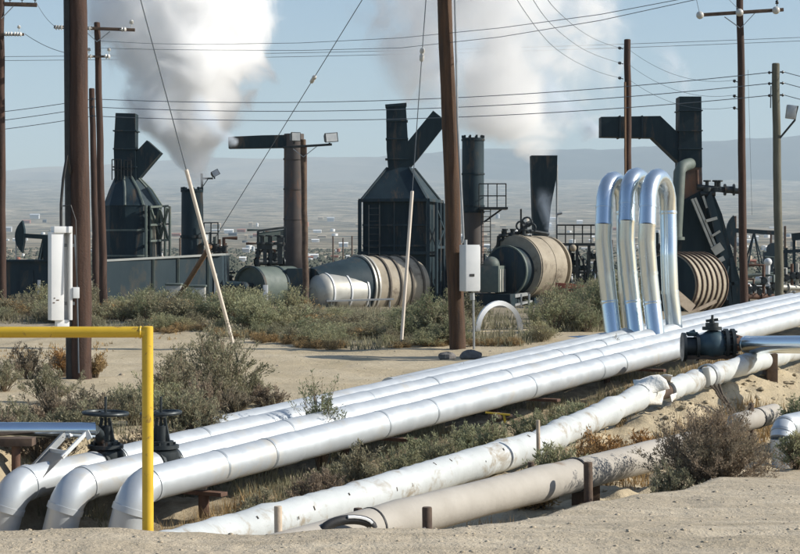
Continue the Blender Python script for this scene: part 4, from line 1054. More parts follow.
# ---- long low shed in front of it
d = 57.5; s = d / F
a = P(104, 262, d); b = P(222, 255.5, d + 2.6); g0 = gz(a.x, d) - .2
t = thing('low_shed', 'long low blue-grey shed with a pale sloping roof edge', 'shed', V((a.x, d, g0)))
back = V((0, 2.6, 0))
mb = MB(); A = [V((a.x, a.y, g0)), V((b.x, b.y, g0)), b, a]; mb.prism(A, back); mb.build('wall', M['shed'], t)
mb = MB(); up = V((0, 0, .07)); e = V((0, -.12, 0)); l = V((-.15, 0, 0))
mb.prism([a + e + l, b + e, b + e + up, a + e + l + up], back + V((0, .3, 0))); mb.build('roof', M['shed_roof'], t)
mb = MB()
for f in (.41, .62, .88): q = a.lerp(b, f) + V((0, -.03, 0)); mb.box((q.x, q.y, (q.z + g0) / 2), (.07, .06, q.z - g0))
mb.build('wall_batten', M['green_steel'], t)
mb = MB(); q = a.lerp(b, .945) + V((0, -.05, 0)); mb.box((q.x, q.y, g0 + .65), (.09, .07, 1.2)); mb.build('post', M['white_dim'], t)
for k, (px, w_, h_) in enumerate(((174, 15, 9), (197, 17, 6))):
    q = P(px, 305, 54); z = gz(q.x, q.y)
    t = thing('utility_box', ('small pale green box in the weeds before the low shed', 'flat pale green box in the weeds right of the other box')[k], 'box', (q.x, q.y, z))
    mb = MB(); mb.box((q.x, q.y, z + .38), (w_ * 54 / F, .4, .76 - .1 * k), bev=.03); mb.build('housing', M['pale_drum'], t)
    mb = MB(); mb.box((q.x, q.y, z + .79 - .05 * k), (w_ * 54 / F * 1.1, .46, .06), bev=.02); mb.build('lid', M['green_steel'], t)

# ---- small steaming stack with a platform
d = 68.0; s = d / F; c = P(192, 250, d); zb = gz(c.x, d)
t = thing('steam_stack', 'short dark stack with the big white steam plume rising from it', 'stack', V((c.x, d, zb)))
mb = MB(); z1 = Z(189, d); mb.lathe(V((c.x, d, zb)), (0, 0, 1), [(0, 11 * s), (z1 - zb, 10.5 * s), (z1 - zb + .001, 9.5 * s), (z1 - zb - .4, 9.4 * s)], 32, True); mb.build('shell', M['dark2'], t)
mb = MB(); ring(mb, V((c.x, d, z1 - .12)), (0, 0, 1), 10.5 * s, .08, .03, 32); mb.build('band', M['dark'], t); mb = MB(); ring(mb, V((c.x, d, Z(238, d))), (0, 0, 1), 10.8 * s, .1, .04, 32); mb.build('band', M['dark'], t)
mb = MB()
for k in range(8): a = k * math.pi / 4; q = V((c.x + 10 * s * math.cos(a), d + 10 * s * math.sin(a), z1)); mb.box(q, (.09, .09, .14))
mb.build('rim_lug', M['dark'], t)
mb = MB(); mb.box(P(210, 244.5, d), (17 * s, .9, .06)); mb.beam(P(203, 258, d), P(214, 245, d), .05, .05); mb.build('platform', M['iron'], t)
railing(t, P(204, 244, d - .4), P(218, 244, d - .4), .8, 2); railing(t, P(218, 244, d - .4), P(218, 244, d + .4), .8, 2)

# ---- second generator: dark drum, tall rust-streaked stack with side duct
d = 60.0; s = d / F; fc = P(249, 287, d); r = 20.5 * s
t = thing('steam_generator', 'small dark drum generator at the foot of the tall rust-streaked stack', 'steam generator', V((fc.x, d, gz(fc.x, d))), GRP)
mb = MB(); mb.lathe(fc, AX, [(.12, .1), (.121, r * .93), (0, r * .95), (.001, r), (2.1, r), (2.25, r * .8), (2.3, .3)], 40); mb.build('drum', M['green_steel'], t)
mb = MB(); ring(mb, fc, AX, r, .12, .03, 40); mb.build('band', M['dark2'], t); mb = MB(); ring(mb, fc + AX * 1.2, AX, r, .08, .03, 40); mb.build('band', M['dark2'], t)
mb = MB(); q = fc - AX * .5 + V((0, 0, .02)); mb.tube([q + V((-.45, 0, .05)), q + V((.15, 0, .02)), fc + AX * .1], .14, 14); mb.ball(q + V((.18, -.05, .0)), .17, 12, 8); mb.build('burner', M['dark2'], t)
mb = MB(); mb.box(q + V((.1, .1, -.55)), (1.4, .5, .5), Matrix.Rotation(R(-20), 3, 'Z')); mb.box(q + V((-.35, .0, -.7)), (.5, .4, .9)); mb.build('burner_base', M['dark'], t)
mb = MB(); p_ = P(265.5, 298, d - .9); mb.box(p_, (.16, .1, .85), bev=.01); mb.build('gauge_board', M['white_dim'], t)
mb = MB(); mb.box(P(299, 291, d + 1), (23 * s, .8, 46 * s)); mb.build('cabinet', M['shed'], t)
mb = MB()
for (x0, y0, x1, y1, w_) in ((258, 246, 272, 246, .22), (265, 246, 265, 264, .12), (271, 250, 271, 264, .1), (277, 242, 284, 242, .3), (280, 242, 280, 264, .16), (258, 250, 258, 262, .08)):
    mb.beam(P(x0, y0, d + 1.0), P(x1, y1, d + 1.0), w_, w_)
for px in (262, 270, 279): mb.lathe(P(px, 244, d + 1), (0, 0, 1), [(0, .2), (.06, .2), (.07, .07), (.25, .07), (.26, .15), (.3, .15)], 12)
mb.build('valve_cluster', M['iron'], t)
mb = MB(); A = [P(258, 231, d + 1.6), P(285, 227.5, d + 1.8), P(285, 243, d + 1.8), P(258, 246, d + 1.6)]
mb.prism([A[0].lerp(A[3], .12), A[1].lerp(A[2], .12), A[2].lerp(A[1], .2), A[3].lerp(A[0], .2)], (0, .08, 0)); mb.build('screen', M['shed_roof'] if 0 else M['green_steel'], t)
mb = MB()
for i in range(4): mb.beam(A[i], A[(i + 1) % 4], .08, .08)
mb.beam(A[0], V((A[0].x, A[0].y, A[0].z - 1.2)), .07, .07); mb.build('screen_frame', M['iron'], t)
d2 = 63.5; s2 = d2 / F; c = P(294, 250, d2); zb = gz(c.x, d2)
t = thing('exhaust_stack', 'tall rust-streaked stack with a smoking side duct at its top', 'stack', V((c.x, d2, zb)))
z1 = Z(134, d2); mb = MB(); mb.lathe(V((c.x, d2, zb)), (0, 0, 1), [(0, 10.5 * s2), (z1 - zb, 10 * s2), (z1 - zb + .001, 9 * s2), (z1 - zb - .4, 8.9 * s2)], 32); mb.build('shell', M['rust_stack'], t)
mb = MB(); boxduct(mb, [P(287, 141.5, d2), P(262, 142, d2), P(229, 143, d2)], [12.5 * s2, 12.5 * s2, 11.5 * s2], .5); mb.build('side_duct', M['dark'], t)
for q in (160, 190, 220): mb = MB(); ring(mb, V((c.x, d2, Z(q, d2))), (0, 0, 1), 10.2 * s2, .06, .02, 32); mb.build('band', M['rust_stack'], t)
mb = MB(); mb.tube([P(305.5, 146, d2 - .5), P(306, 300, d2 - .5)], .05, 8); mb.build('downpipe', M['rust'], t)

# ---- round stack with a railed platform right of the centre pole
d = 71.0; s = d / F; c = P(473, 250, d); zb = gz(c.x, d); z1 = Z(138, d)
t = thing('exhaust_stack', 'round dark stack with a railed platform right of the centre pole', 'stack', V((c.x, d, zb)))
zm = Z(212, d)
mb = MB(); mb.lathe(V((c.x, d, zm)), (0, 0, 1), [(0, 11 * s), (z1 - zm, 11 * s), (z1 - zm + .001, 10 * s), (z1 - zm - .5, 10 * s)], 32); mb.build('shell', M['dark2'], t)
mb = MB(); mb.lathe(V((c.x, d, zb)), (0, 0, 1), [(0, 11 * s), (zm - zb, 10.7 * s)], 32); mb.build('lower_shell', M['rust_stack'], t)
for q in (141, 175, 207, 213): mb = MB(); ring(mb, V((c.x, d, Z(q, d))), (0, 0, 1), 11 * s, .07, .03, 32); mb.build('band', M['dark'], t)
mb = MB()
for k in range(10): a = k * math.pi / 5; mb.box((c.x + 10.4 * s * math.cos(a), d + 10.4 * s * math.sin(a), z1 + .04), (.08, .08, .12))
mb.build('rim_lug', M['dark'], t)
mb = MB(); mb.box(P(493, 208.5, d - .1), (28 * s, 1.2, .09)); mb.beam(P(484, 222, d - .1), P(502, 209, d - .1), .07, .07); mb.build('platform', M['iron'], t)
railing(t, P(479, 208, d - .65), P(506, 208, d - .65), 24 * s, 3, .022); railing(t, P(506, 208, d - .65), P(506, 208, d + .5), 24 * s, 2, .022)
ladder(t, P(486, 300, d - .7), P(486, 209, d - .6), .35, 18)

# ---- right-of-centre generator: drum with burner box, pipe cluster, bent stack
d = 65.0; s = d / F; fc = P(514, 268, d); r = 1.17
t = thing('steam_generator', 'dusty tan drum generator with a burner box and bent stack', 'steam generator', V((fc.x, d, gz(fc.x, d))), GRP)
mb = MB(); mb.lathe(fc, AX, [(0, .2), (.001, r * .93), (.04, r), (1.75, r), (1.8, r * .9), (1.95, r * .85), (1.96, r * 1.0), (2.05, r * 1.0), (2.06, .3)], 48); mb.build('barrel', M['tan'], t)
mb = MB(); q = fc - AX * .55 + V((0, 0, -.1)); mb.lathe(q, AX, [(-.06, .05), (-.05, .75), (0, .86), (.56, .88)], 44); mb.build('front_drum', M['dark2'], t)
mb = MB(); ring(mb, q, AX, .87, .1, .05, 44); mb.build('drum_rim', M['green_steel'], t)
mb = MB(); ring(mb, fc + AX * .1, AX, r, .09, .03, 48); mb.build('band', M['tan'], t); mb = MB(); ring(mb, fc + AX * 1.0, AX, r, .05, .015, 48); mb.build('band', M['tan'], t)
mb = MB(); bb = q - AX * .62 + V((-.1, 0, -.28)); mrot = Matrix.Rotation(R(-22), 3, 'Z')
mb.box(bb, (.72, .8, .95), mrot, .03); mb.build('burner_box', M['green_steel'], t)
mb = MB(); mb.ball(bb + V((-.05, -.1, .5)), .3, 16, 10); mb.build('blower', M['green_steel'], t)
mb = MB()
for k in (-.16, 0, .16): mb.box(bb + mrot @ V((.37, k * 1.6, -.05)), (.03, .12, .8), mrot)
mb.build('louvre', M['pale_drum'], t)
mb = MB(); mb.box(bb + V((.1, .3, -.75)), (1.6, 1.4, .45), mrot); mb.box(fc + AX * .9 + V((0, 0, -r - .2)), (1.5, 1.4, .6), Matrix.Rotation(R(-38), 3, 'Z')); mb.build('saddle', M['dark'], t)
mb = MB(); mb.beam(P(513, 296, d - 1.0), P(531, 293, d - .2), .2, .12); mb.beam(P(513, 305, d - 1.0), P(531, 301, d - .2), .2, .08)
for f in (515, 521, 529): mb.tube([P(f, 294, d - .8), P(f, 312, d - .8)], .04, 6)
mb.build('step_frame', M['galv'], t)
mb = MB(); rnd = random.Random(4)
for (x0, y0, x1, y1, rr) in ((499, 236, 531, 231, .07), (499, 240, 531, 236, .05), (499, 236, 497, 256, .07), (503, 231, 503, 243, .06), (512, 230, 512, 238, .06), (521, 209, 521, 232, .035), (522, 226, 532, 222, .08), (519, 232, 526, 224, .06), (531, 231, 549, 234, .06)):
    mb.tube([P(x0, y0, d + .3), P(x1, y1, d + .5)], rr, 8)
for px, py in ((521, 226), (527, 222), (531, 228)):
    c_ = P(px, py, d + .3); mb.tube([c_ + V((.17 * math.cos(a), 0, .17 * math.sin(a))) for a in [i * math.pi / 6 for i in range(13)]], .035, 6, False)
for px in (505, 513, 524): mb.lathe(P(px, 236, d + .3), (0, 0, 1), [(0, .14), (.06, .14), (.07, .07), (.2, .07), (.21, .12), (.26, .12)], 10)
mb.build('pipe_cluster', M['iron'], t)
mb = MB(); boxduct(mb, [P(540, 236, d + 2.5), P(541, 205, d + 2.5), P(543.5, 175, d + 2.5), P(543.5, 156, d + 2.5)], [15 * s, 19 * s, 26 * s, 27 * s], .85); mb.build('stack', M['dark'], t)
mb = MB(); mb.tube([P(557, 165, d + 2.3), P(557, 240, d + 2.3)], .04, 8); mb.tube([P(557, 214, d + 2.3), P(562, 213, d + 2.3)], .05, 8); mb.build('vent_pipe', M['galv'], t)

# ---- access platform right of it
d = 66.5; s = d / F; a = P(556, 243.5, d)
t = thing('access_platform', 'railed steel access platform right of the tan drum generator', 'platform', V((a.x, d, gz(a.x, d))))
mb = MB(); mb.box(P(583, 244.5, d + .5), (52 * s, 1.4, .1)); mb.build('deck', M['iron'], t)
railing(t, P(557, 243, d - .15), P(608, 243, d - .15), 18 * s, 6, .024); railing(t, P(557, 243, d + 1.1), P(608, 243, d + 1.1), 18 * s, 6, .024)
mb = MB()
for px in (560, 570, 577, 589, 601, 608):
    q = P(px, 245, d - .1); mb.beam(q, V((q.x, q.y, gz(q.x, q.y) - .1)), .1, .1)
for x0, x1 in ((560, 577), (577, 589), (589, 608)):
    mb.beam(P(x0, 250, d - .1), P(x1, 275, d - .1), .05, .05)
mb.beam(P(560, 272, d - .1), P(608, 272, d - .1), .06, .06); mb.build('leg_frame', M['iron'], t)
mb = MB(); rnd = random.Random(9)
for k in range(9):
    px = 559 + k * 5 + rnd.uniform(-2, 2); y0 = rnd.uniform(250, 262); mb.tube([P(px, y0, d + .4), P(px + rnd.uniform(-3, 3), y0 + rnd.uniform(12, 30), d + .4)], rnd.uniform(.03, .09), 8)
for k in range(5):
    px = 560 + k * 9; mb.lathe(P(px, 256 + rnd.uniform(-3, 14), d + .3), (1, 0, 0), [(0, .16), (.06, .16), (.07, .1), (.3, .1), (.31, .16), (.36, .16)], 12)
mb.build('piping', M['dark2'], t)
mb = MB(); mb.ball(P(573, 248, d - .3), .13, 10, 7); mb.build('lamp_globe', M['tan'], t)
# white bent pipes beyond
t = thing('white_manifold', 'row of short white bent pipes under the access platform', 'manifold', P(584, 280, 80))
d = 78; s = d / F
for k in range(5):
    x0 = 571 + k * 6.2; y0 = 279.5 - k * .6
    mb = MB(); mb.tube([P(x0, y0, d), P(x0 + 2.6, y0 - 5, d), P(x0 + 5, y0 - 9, d)] if k else [P(x0, y0 - 6, d), P(x0 + 1, y0 + 3, d), P(x0 + 3, y0 + 4, d)], .07, 8)
    mb.build('bent_pipe', M['white'], t)
mb = MB(); mb.tube([P(570, 281, d), P(600, 277, d)], .07, 8); mb.build('header', M['white'], t)

# ---- rust red sign and white hoop in the weeds
d = 50.0; q = P(569, 292, d)
t = thing('sign_board', 'rust-red sign board on short legs in the weeds', 'sign', V((q.x, d, gz(q.x, d))))
mb = MB(); mb.box(P(569, 291, d), (28 * d / F, .05, 15 * d / F), Matrix.Rotation(R(4), 3, 'Y'), .008); mb.build('panel', M['sign'], t)
for k in (-10, 10):
    mb = MB(); p_ = P(569 + k, 296, d + .05); mb.tube([p_, V((p_.x, p_.y, gz(p_.x, p_.y) - .1))], .03, 8); mb.build('leg', M['rust'], t)
mb = MB()
for k, (x0, x1) in enumerate(((563, 577), (565, 575))): mb.beam(P(x0, 289 + k * 4, d - .035), P(x1, 289.7 + k * 4, d - .035), .006, .045)
mb.build('lettering', M['sign_ink'], t)
d = 40.5; s = d / F; g0 = gz(X(497, d), d); c = V((X(497, d), d, g0))
t = thing('white_hoop', 'white half hoop standing in the weeds right of the centre pole', 'hoop', c)
mb = MB(); hh = Z(303, d) - g0; path = [c + V((22 * s * math.cos(a), .3 * math.cos(a), hh * math.sin(a))) for a in [math.pi * i / 20 for i in range(21)]]
for wd in (0,): 
    vs = []; fs = []
    for i, p_ in enumerate(path):
        a = math.pi * i / 20; nn = V((math.cos(a), 0, math.sin(a)))
        for (u, v_) in ((-.05, -.22), (.05, -.22), (.05, .22), (-.05, .22)): vs.append(p_ + nn * u + V((.05, v_, 0)))
    for i in range(20):
        for k in range(4): fs.append([i * 4 + k, i * 4 + (k + 1) % 4, i * 4 + 4 + (k + 1) % 4, i * 4 + 4 + k])
    mb.add(vs, fs)
mb.build('hoop_band', M['white'], t)

# ---- right generator: spiral-ribbed barrel, leaning dark convection bank, stack with side duct
d = 58.0; s = d / F; fc = P(668, 285, d); r = 1.03
t = thing('steam_generator', 'right steam generator with dark ribbed barrel and smoking side duct', 'steam generator', V((fc.x, d, gz(fc.x, d))), GRP)
mb = MB(); mb.lathe(fc, AX, [(.1, .2), (.101, r * .82), (0, r * .84), (.001, r), (2.12, r), (2.2, r * .92), (2.21, .3)], 48); mb.build('barrel', M['tan'], t)
for k in range(7):
    mb = MB(); ring(mb, fc + AX * (.02 + k * .34), AX, r, .05, .05, 48); mb.build('rib', M['timber'], t)
mb = MB(); mb.lathe(fc - AX * .03, AX, [(0, .05), (.001, r * .96), (.025, r * .96)], 40); mb.build('end_plate', M['dark'], t)
mb = MB(); mb.beam(P(668, 288, d - 1.1), P(692, 309, d - .9), .12, .32); mb.build('plank', M['board'], t)
mb = MB(); mb.beam(P(690, 313, d - .5), P(716, 301, d - .3), .1, .1); mb.build('edge_bar', M['board'], t)
mb = MB(); mb.box(fc + AX * .8 + V((0, 0, -r - .2)), (1.7, 1.5, .6), Matrix.Rotation(R(-38), 3, 'Z')); mb.build('saddle', M['dark'], t)
d2 = 61.5; s2 = d2 / F
mb = MB(); A = [P(684, 200, d2), P(704, 189, d2), P(713, 192, d2), P(722, 214, d2), P(742, 288, d2), P(740, 318, d2), P(690, 318, d2), P(676, 255, d2)]; mb.prism(A, (0, 1.7, 0)); mb.build('convection_bank', M['dark'], t)
mb = MB(); mb.prism([P(711, 191, d2 - .3), P(717, 212, d2 - .3), P(738, 290, d2 - .3), P(733, 318, d2 - .3), P(727, 318, d2 - .3), P(729, 288, d2 - .3), P(706, 200, d2 - .3)], (0, .3, 0)); mb.build('side_plate', M['dark2'], t)
mb = MB()
for (x0, y0, x1, y1, w_) in ((692, 199, 712, 247, .12), (695, 198, 716, 247, .07), (703, 196, 707, 208, .05)):
    mb = MB(); mb.beam(P(x0, y0, d2 - .25), P(x1, y1, d2 - .25), w_, .08); mb.build('highlight_strut', M['pale_drum'], t)  # pale beams that paint in the highlight lines on the dark plates
mb = MB()
for (x0, y0, x1, y1, w_) in ((706, 221, 717, 218, .10), (712, 236, 720, 231, .08), (713, 252, 722, 246, .3), (716, 262, 724, 258, .16)):
    mb = MB(); mb.beam(P(x0, y0, d2 - .32), P(x1, y1, d2 - .32), .1, w_); mb.build('bracket_plate', M['pale_drum'], t)
mb = MB()
for (x0, y0, x1, y1, w_) in ((724, 262, 733, 318, .12), (731, 258, 735, 318, .1), (722, 285, 738, 283, .1)):
    mb.beam(P(x0, y0, d2 - .4), P(x1, y1, d2 - .4), w_, w_)
mb.tube([P(728, 266, d2 - .4), P(724, 285, d2 - .4), P(727, 300, d2 - .4)], .07, 8); mb.build('side_frame', M['dark2'], t)
mb = MB(); mb.tube([P(676, 236, d2 - .6), P(679.5, 172, d2 - .6), P(682, 167, d2 - .5), P(686, 165, d2 - .2), P(690, 164, d2 + .3)], 6 * s2, 18); mb.lathe(P(675.8, 240, d2 - .6), (0, 0, 1), [(0, .3), (.1, .3), (.11, .22), (.2, .22)], 18); mb.build('riser_pipe', M['green_steel'], t)
mb = MB(); boxduct(mb, [P(690, 232, d2 + .7), P(689, 200, d2 + .7), P(688.5, 164, d2 + .7)], [24 * s2, 24 * s2, 23 * s2], .8); mb.build('lower_stack', M['rust_stack'], t)
mb = MB(); boxduct(mb, [P(688.5, 168, d2 + .7), P(688.5, 130, d2 + .7), P(688.5, 97.5, d2 + .7)], [23.5 * s2, 22.5 * s2, 22 * s2], .84); mb.build('stack', M['dark'], t)
mb = MB(); boxduct(mb, [P(687, 158, d2 + .75), P(655, 127.5, d2 + .75), P(600, 127.5, d2 + .75)], [21 * s2, 21 * s2, 20 * s2], .78); mb.build('side_duct', M['dark'], t)
for py in (150, 132, 112):
    mb = MB(); boxduct(mb, [P(688.5, py, d2 + .7), P(688.5, py - 1.2, d2 + .7)], [.84, .84], .92); mb.build('duct_flange', M['dark2'], t)
for px in (618, 640):
    mb = MB(); boxduct(mb, [P(px, 127.5, d2 + .75), P(px + 1.3, 127.5, d2 + .75)], [22.5 * s2] * 2, .85); mb.build('duct_flange', M['dark2'], t)
mb = MB(); mb.tube([P(697, 187, d2), P(741, 191.5, d2)], .10, 10); mb.tube([P(700, 194, d2), P(715, 193, d2)], .12, 10)
for px in (707, 716, 719): mb.lathe(P(px, 189, d2), (0, 0, 1), [(-.1, .16), (.05, .16), (.06, .06), (.24, .06), (.25, .13), (.3, .13)], 10)
mb.lathe(P(724, 189.7, d2), (1, 0, 0), [(0, .2), (.06, .2), (.07, .12), (.3, .12), (.31, .2), (.36, .2)], 12); mb.build('steam_main', M['iron'], t)
mb = MB(); mb.tube([P(697, 170, d2 + .2), P(697.6, 186, d2 + .2)], .05, 6); mb.build('drain_pipe', M['rust'], t)

# ---- pump jacks
def pumpjack(px, py_top, py_bot, d, k, label, base_py):
    s = d / F; H_ = (py_bot - py_top) * s; c = P(px, py_bot, d); g0 = gz(c.x, d)
    t = thing('pumpjack', label, 'pumpjack', V((c.x, d, min(g0, c.z))), 'pump jacks in the field')
    piv = c + V((0, 0, H_ * .62)); hd = piv + V((-k * H_ * .40, 0, H_ * .04)); tl = piv + V((k * H_ * .5, 0, -H_ * .02))
    mb = MB(); mb.beam(hd, tl, .28, H_ * .09); mb.build('walking_beam', M['dark'], t)
    mb = MB(); n_ = 10; A = []
    for i in range(n_ + 1):
        a = R(-42 + 84 * i / n_); A.append(piv + V((-k * H_ * .58 * math.cos(a), 0, H_ * .58 * math.sin(a) * .85 + H_ * .02)))
    A += [hd + V((k * .02, 0, H_ * .12)), hd + V((k * .02, 0, -H_ * .12))]
    mb.prism([q - V((0, .18, 0)) for q in A], (0, .36, 0)); mb.build('horse_head', M['dark'], t)
    mb = MB()
    for a_, b_ in ((-.2, -.4), (.2, -.4), (-.2, .4), (.2, .4)):
        mb.beam(piv, V((c.x + a_ * H_, d + b_ * H_ * .6, min(g0, c.z))), .1, .1)
    mb.build('samson_post', M['dark'], t)
    mb = MB(); cr = piv + V((k * H_ * .40, 0, -H_ * .36)); mb.beam(tl - V((k * .1, 0, 0)), cr, .08, .08); mb.lathe(cr + V((0, -.15, 0)), (0, 1, 0), [(0, H_ * .14), (.3, H_ * .14)], 18); mb.build('crank', M['dark2'], t)
    mb = MB(); mb.box(V((cr.x, d, (cr.z + g0) / 2 - H_ * .05)), (H_ * .4, .7, max(.3, cr.z - g0))); mb.build('gearbox', M['dark2'], t)
    mb = MB(); q = hd + V((-k * H_ * .17, 0, 0)); mb.tube([q, V((q.x, q.y, g0))], .03, 6); mb.build('polished_rod', M['galv'], t)
    return t
pumpjack(44, 219, 268, 82, 1, 'dark pump jack above the dark shed at the left edge', 268)
t_ = pumpjack(754, 214, 262, 150, 1, 'distant pump jack right of the crossarm pole', 262)

# ---- dark building at far left
d = 68.0; s = d / F; a = P(-25, 262, d); b = P(57, 262, d); g0 = gz(a.x, d) - .1
t = thing('equipment_shed', 'dark flat equipment shed under the left pump jack', 'shed', V((b.x, d, g0)))
mb = MB(); mb.prism([V((a.x, d, g0)), V((b.x, d, g0)), b, a], (0, 3, 0)); mb.build('wall', M['shed'] if 0 else M['dark2'], t)
mb = MB(); mb.prism([a + V((-.1, -.1, 0)), b + V((.1, -.1, 0)), b + V((.1, -.1, .08)), a + V((-.1, -.1, .08))], (0, 3.2, 0)); mb.build('roof', M['dark'], t)
mb = MB(); mb.beam(P(39, 280, d - .15), P(39, 301, d - .15), .1, .06); mb.build('white_post', M['white_dim'], t)
mb = MB(); mb.prism([P(43, 238, d + .3), P(57, 234, d + .3), P(57, 262, d + .3), P(43, 262, d + .3)], (0, 1, 0)); mb.build('roof_unit', M['dark'], t)
mb = MB(); mb.prism([P(20, 270, d - .05), P(33, 270, d - .05), P(33, 300, d - .05), P(20, 300, d - .05)], (0, .04, 0)); mb.build('door', M['shed'], t)

# ---- odds and ends right of the right generator
def tank(px, py, d, wpx, hpx, label, mat='white', horiz=True, group='pale tanks at the right'):
    q = P(px, py, d); s = d / F; g0 = gz(q.x, d); t = thing('tank', label, 'tank', V((q.x, d, min(g0, q.z))), group)
    mb = MB()
    if horiz:
        r_ = hpx * s / 2; L = wpx * s; mb.lathe(q - V((L / 2, 0, 0)), (1, 0, 0), [(-.02, .1), (0, r_ * .6), (.1, r_ * .9), (.2, r_), (L - .2, r_), (L - .1, r_ * .9), (L, r_ * .6), (L + .02, .1)], 20)
    else:
        mb.lathe(q - V((0, 0, hpx * s / 2)), (0, 0, 1), [(0, wpx * s / 2), (hpx * s, wpx * s / 2), (hpx * s + wpx * s * .1, .1)], 24)
    mb.build('shell', M[mat], t)
    mb = MB()
    for k in (-.3, .3): mb.box((q.x + k * wpx * s, d, (q.z - hpx * s / 2 + g0) / 2), (.15, .3, max(.2, q.z - hpx * s / 2 - g0 + .2)))
    mb.build('support', M['dark2'], t)
tank(757, 290, 74, 24, 9, 'white horizontal tank right of the ribbed barrel', 'white')
tank(735, 288, 80, 14, 8, 'small pale tank partly behind the crossarm pole', 'pale_drum')
tank(765, 279, 95, 18, 8, 'pale upper tank behind the white horizontal tank', 'white_dim')
d = 76; a = P(792, 240, d)
t = thing('pipe_rack', 'dark steel pipe rack at the right edge', 'pipe rack', V((a.x, d, gz(a.x, d))))
mb = MB()
for px in (786, 794, 803): q = P(px, 240 + (px < 790) * 8, d); mb.beam(q, V((q.x, d, gz(q.x, d) - .1)), .11, .11)
mb.beam(P(780, 252, d), P(812, 250, d), .12, .14); mb.beam(P(792, 237, d), P(812, 235, d), .2, .3); mb.beam(P(782, 268, d), P(812, 268, d), .08, .08); mb.build('frame', M['dark'], t)
mb = MB(); mb.tube([P(745, 284, d), P(815, 279, d)], .09, 10); mb.build('pipe', M['green_steel'], t); mb = MB(); mb.tube([P(745, 276, d + 2), P(815, 270, d + 2)], .07, 10); mb.build('pipe', M['green_steel'], t)
rnd = random.Random(12)
for k in range(6):
    px, py = ((768, 262), (781, 284), (790, 290), (748, 296), (772, 299), (731, 300))[k]
    q = P(px, py, 70 + k); g0 = gz(q.x, q.y)
    t = thing('wellhead', 'small pale wellhead fitting in the clutter at the right', 'wellhead', V((q.x, q.y, g0)), 'wellhead fittings at the right')
    mb = MB(); h_ = max(.5, q.z - g0); mb.tube([V((q.x, q.y, g0)), V((q.x, q.y, g0 + h_))], .09, 8); mb.lathe(V((q.x - .2, q.y, g0 + h_ * .6)), (1, 0, 0), [(0, .12), (.05, .12), (.06, .08), (.34, .08), (.35, .12), (.4, .12)], 10)
    mb.ball(V((q.x, q.y, g0 + h_)), .16, 10, 6); mb.build('body', M[('white_dim', 'iron', 'pale_drum')[k % 3]], t)

# ---- distant poles and buildings on the plain
def far_pole(px, py_t, d, group='distant utility poles on the plain'):
    x_ = X(px, d); g0 = gz(x_, d); zt = Z(py_t, d)
    t = thing('utility_pole', 'thin distant utility pole on the hazy plain', 'utility pole', V((x_, d, g0 - .2)), group)
    mb = MB(); mb.tube([V((x_, d, g0 - .2)), V((x_, d, zt))], .13, 6); mb.build('shaft', M['timber'], t)
for px, py, d in ((735, 216, 150), (771, 232, 210), (728, 244, 260), (333, 236, 300), (343, 238, 330), (352, 236, 300), (180, 238, 260), (226, 243, 240), (498, 240, 260), (516, 236, 250), (612, 240, 240), (785, 226, 190), (3, 240, 220)):
    far_pole(px, py, d)
pal = [mk('far_wall_%s' % n, c, tuple(q * 1.12 for q in c), .3, .8) for n, c in (('white', (.72, .72, .70)), ('grey', (.40, .42, .43)), ('tan', (.45, .37, .27)), ('dark', (.07, .09, .11)), ('red', (.30, .13, .09)))]
rnd = random.Random(21)
for k in range(310):
    d = rnd.choice([rnd.uniform(230, 420), rnd.uniform(420, 900), rnd.uniform(900, 2000), rnd.uniform(700, 2600), rnd.uniform(1200, 3200)]); px = rnd.uniform(-40, 840)
    x_ = X(px, d); g0 = gz(x_, d); sz = d / 1800
    w_, h_ = rnd.uniform(2.5, 9) * sz, rnd.uniform(1.2, 4.2) * sz
    ty = rnd.random(); mt = pal[rnd.choice([0, 0, 1, 2, 3, 0, 0, 2, 4])]
    mb = MB()
    if ty < .35:
        mb.lathe(V((x_, d, g0 - .3)), (0, 0, 1), [(0, w_ * .4), (h_ * 1.3 + .3, w_ * .4), (h_ * 1.45 + .3, .1)], 14)
        props(mb.build('storage_tank', mt, None, 40, (x_, d, g0)), 'small distant storage tank on the hazy plain', 'tank', 'distant tanks scattered on the plain')
    else:
        dp = w_ * .6; A = [V((x_ - w_ / 2, d, g0 - .3)), V((x_ + w_ / 2, d, g0 - .3)), V((x_ + w_ / 2, d, g0 + h_)), V((x_ - w_ / 2, d, g0 + h_))]
        mb.prism(A, (0, dp, 0)); mb.loft([V((x_ - w_ * .54, d - .2, g0 + h_)), V((x_ + w_ * .54, d - .2, g0 + h_)), V((x_ + w_ * .54, d + dp + .2, g0 + h_)), V((x_ - w_ * .54, d + dp + .2, g0 + h_))],
                [V((x_ - w_ * .54, d + dp * .45, g0 + h_ * 1.35)), V((x_ + w_ * .54, d + dp * .45, g0 + h_ * 1.35)), V((x_ + w_ * .54, d + dp * .55, g0 + h_ * 1.35)), V((x_ - w_ * .54, d + dp * .55, g0 + h_ * 1.35))])
        props(mb.build('industrial_building', mt, None, 40, (x_, d, g0)), 'small distant industrial building on the hazy plain', 'building', 'distant buildings scattered on the plain')

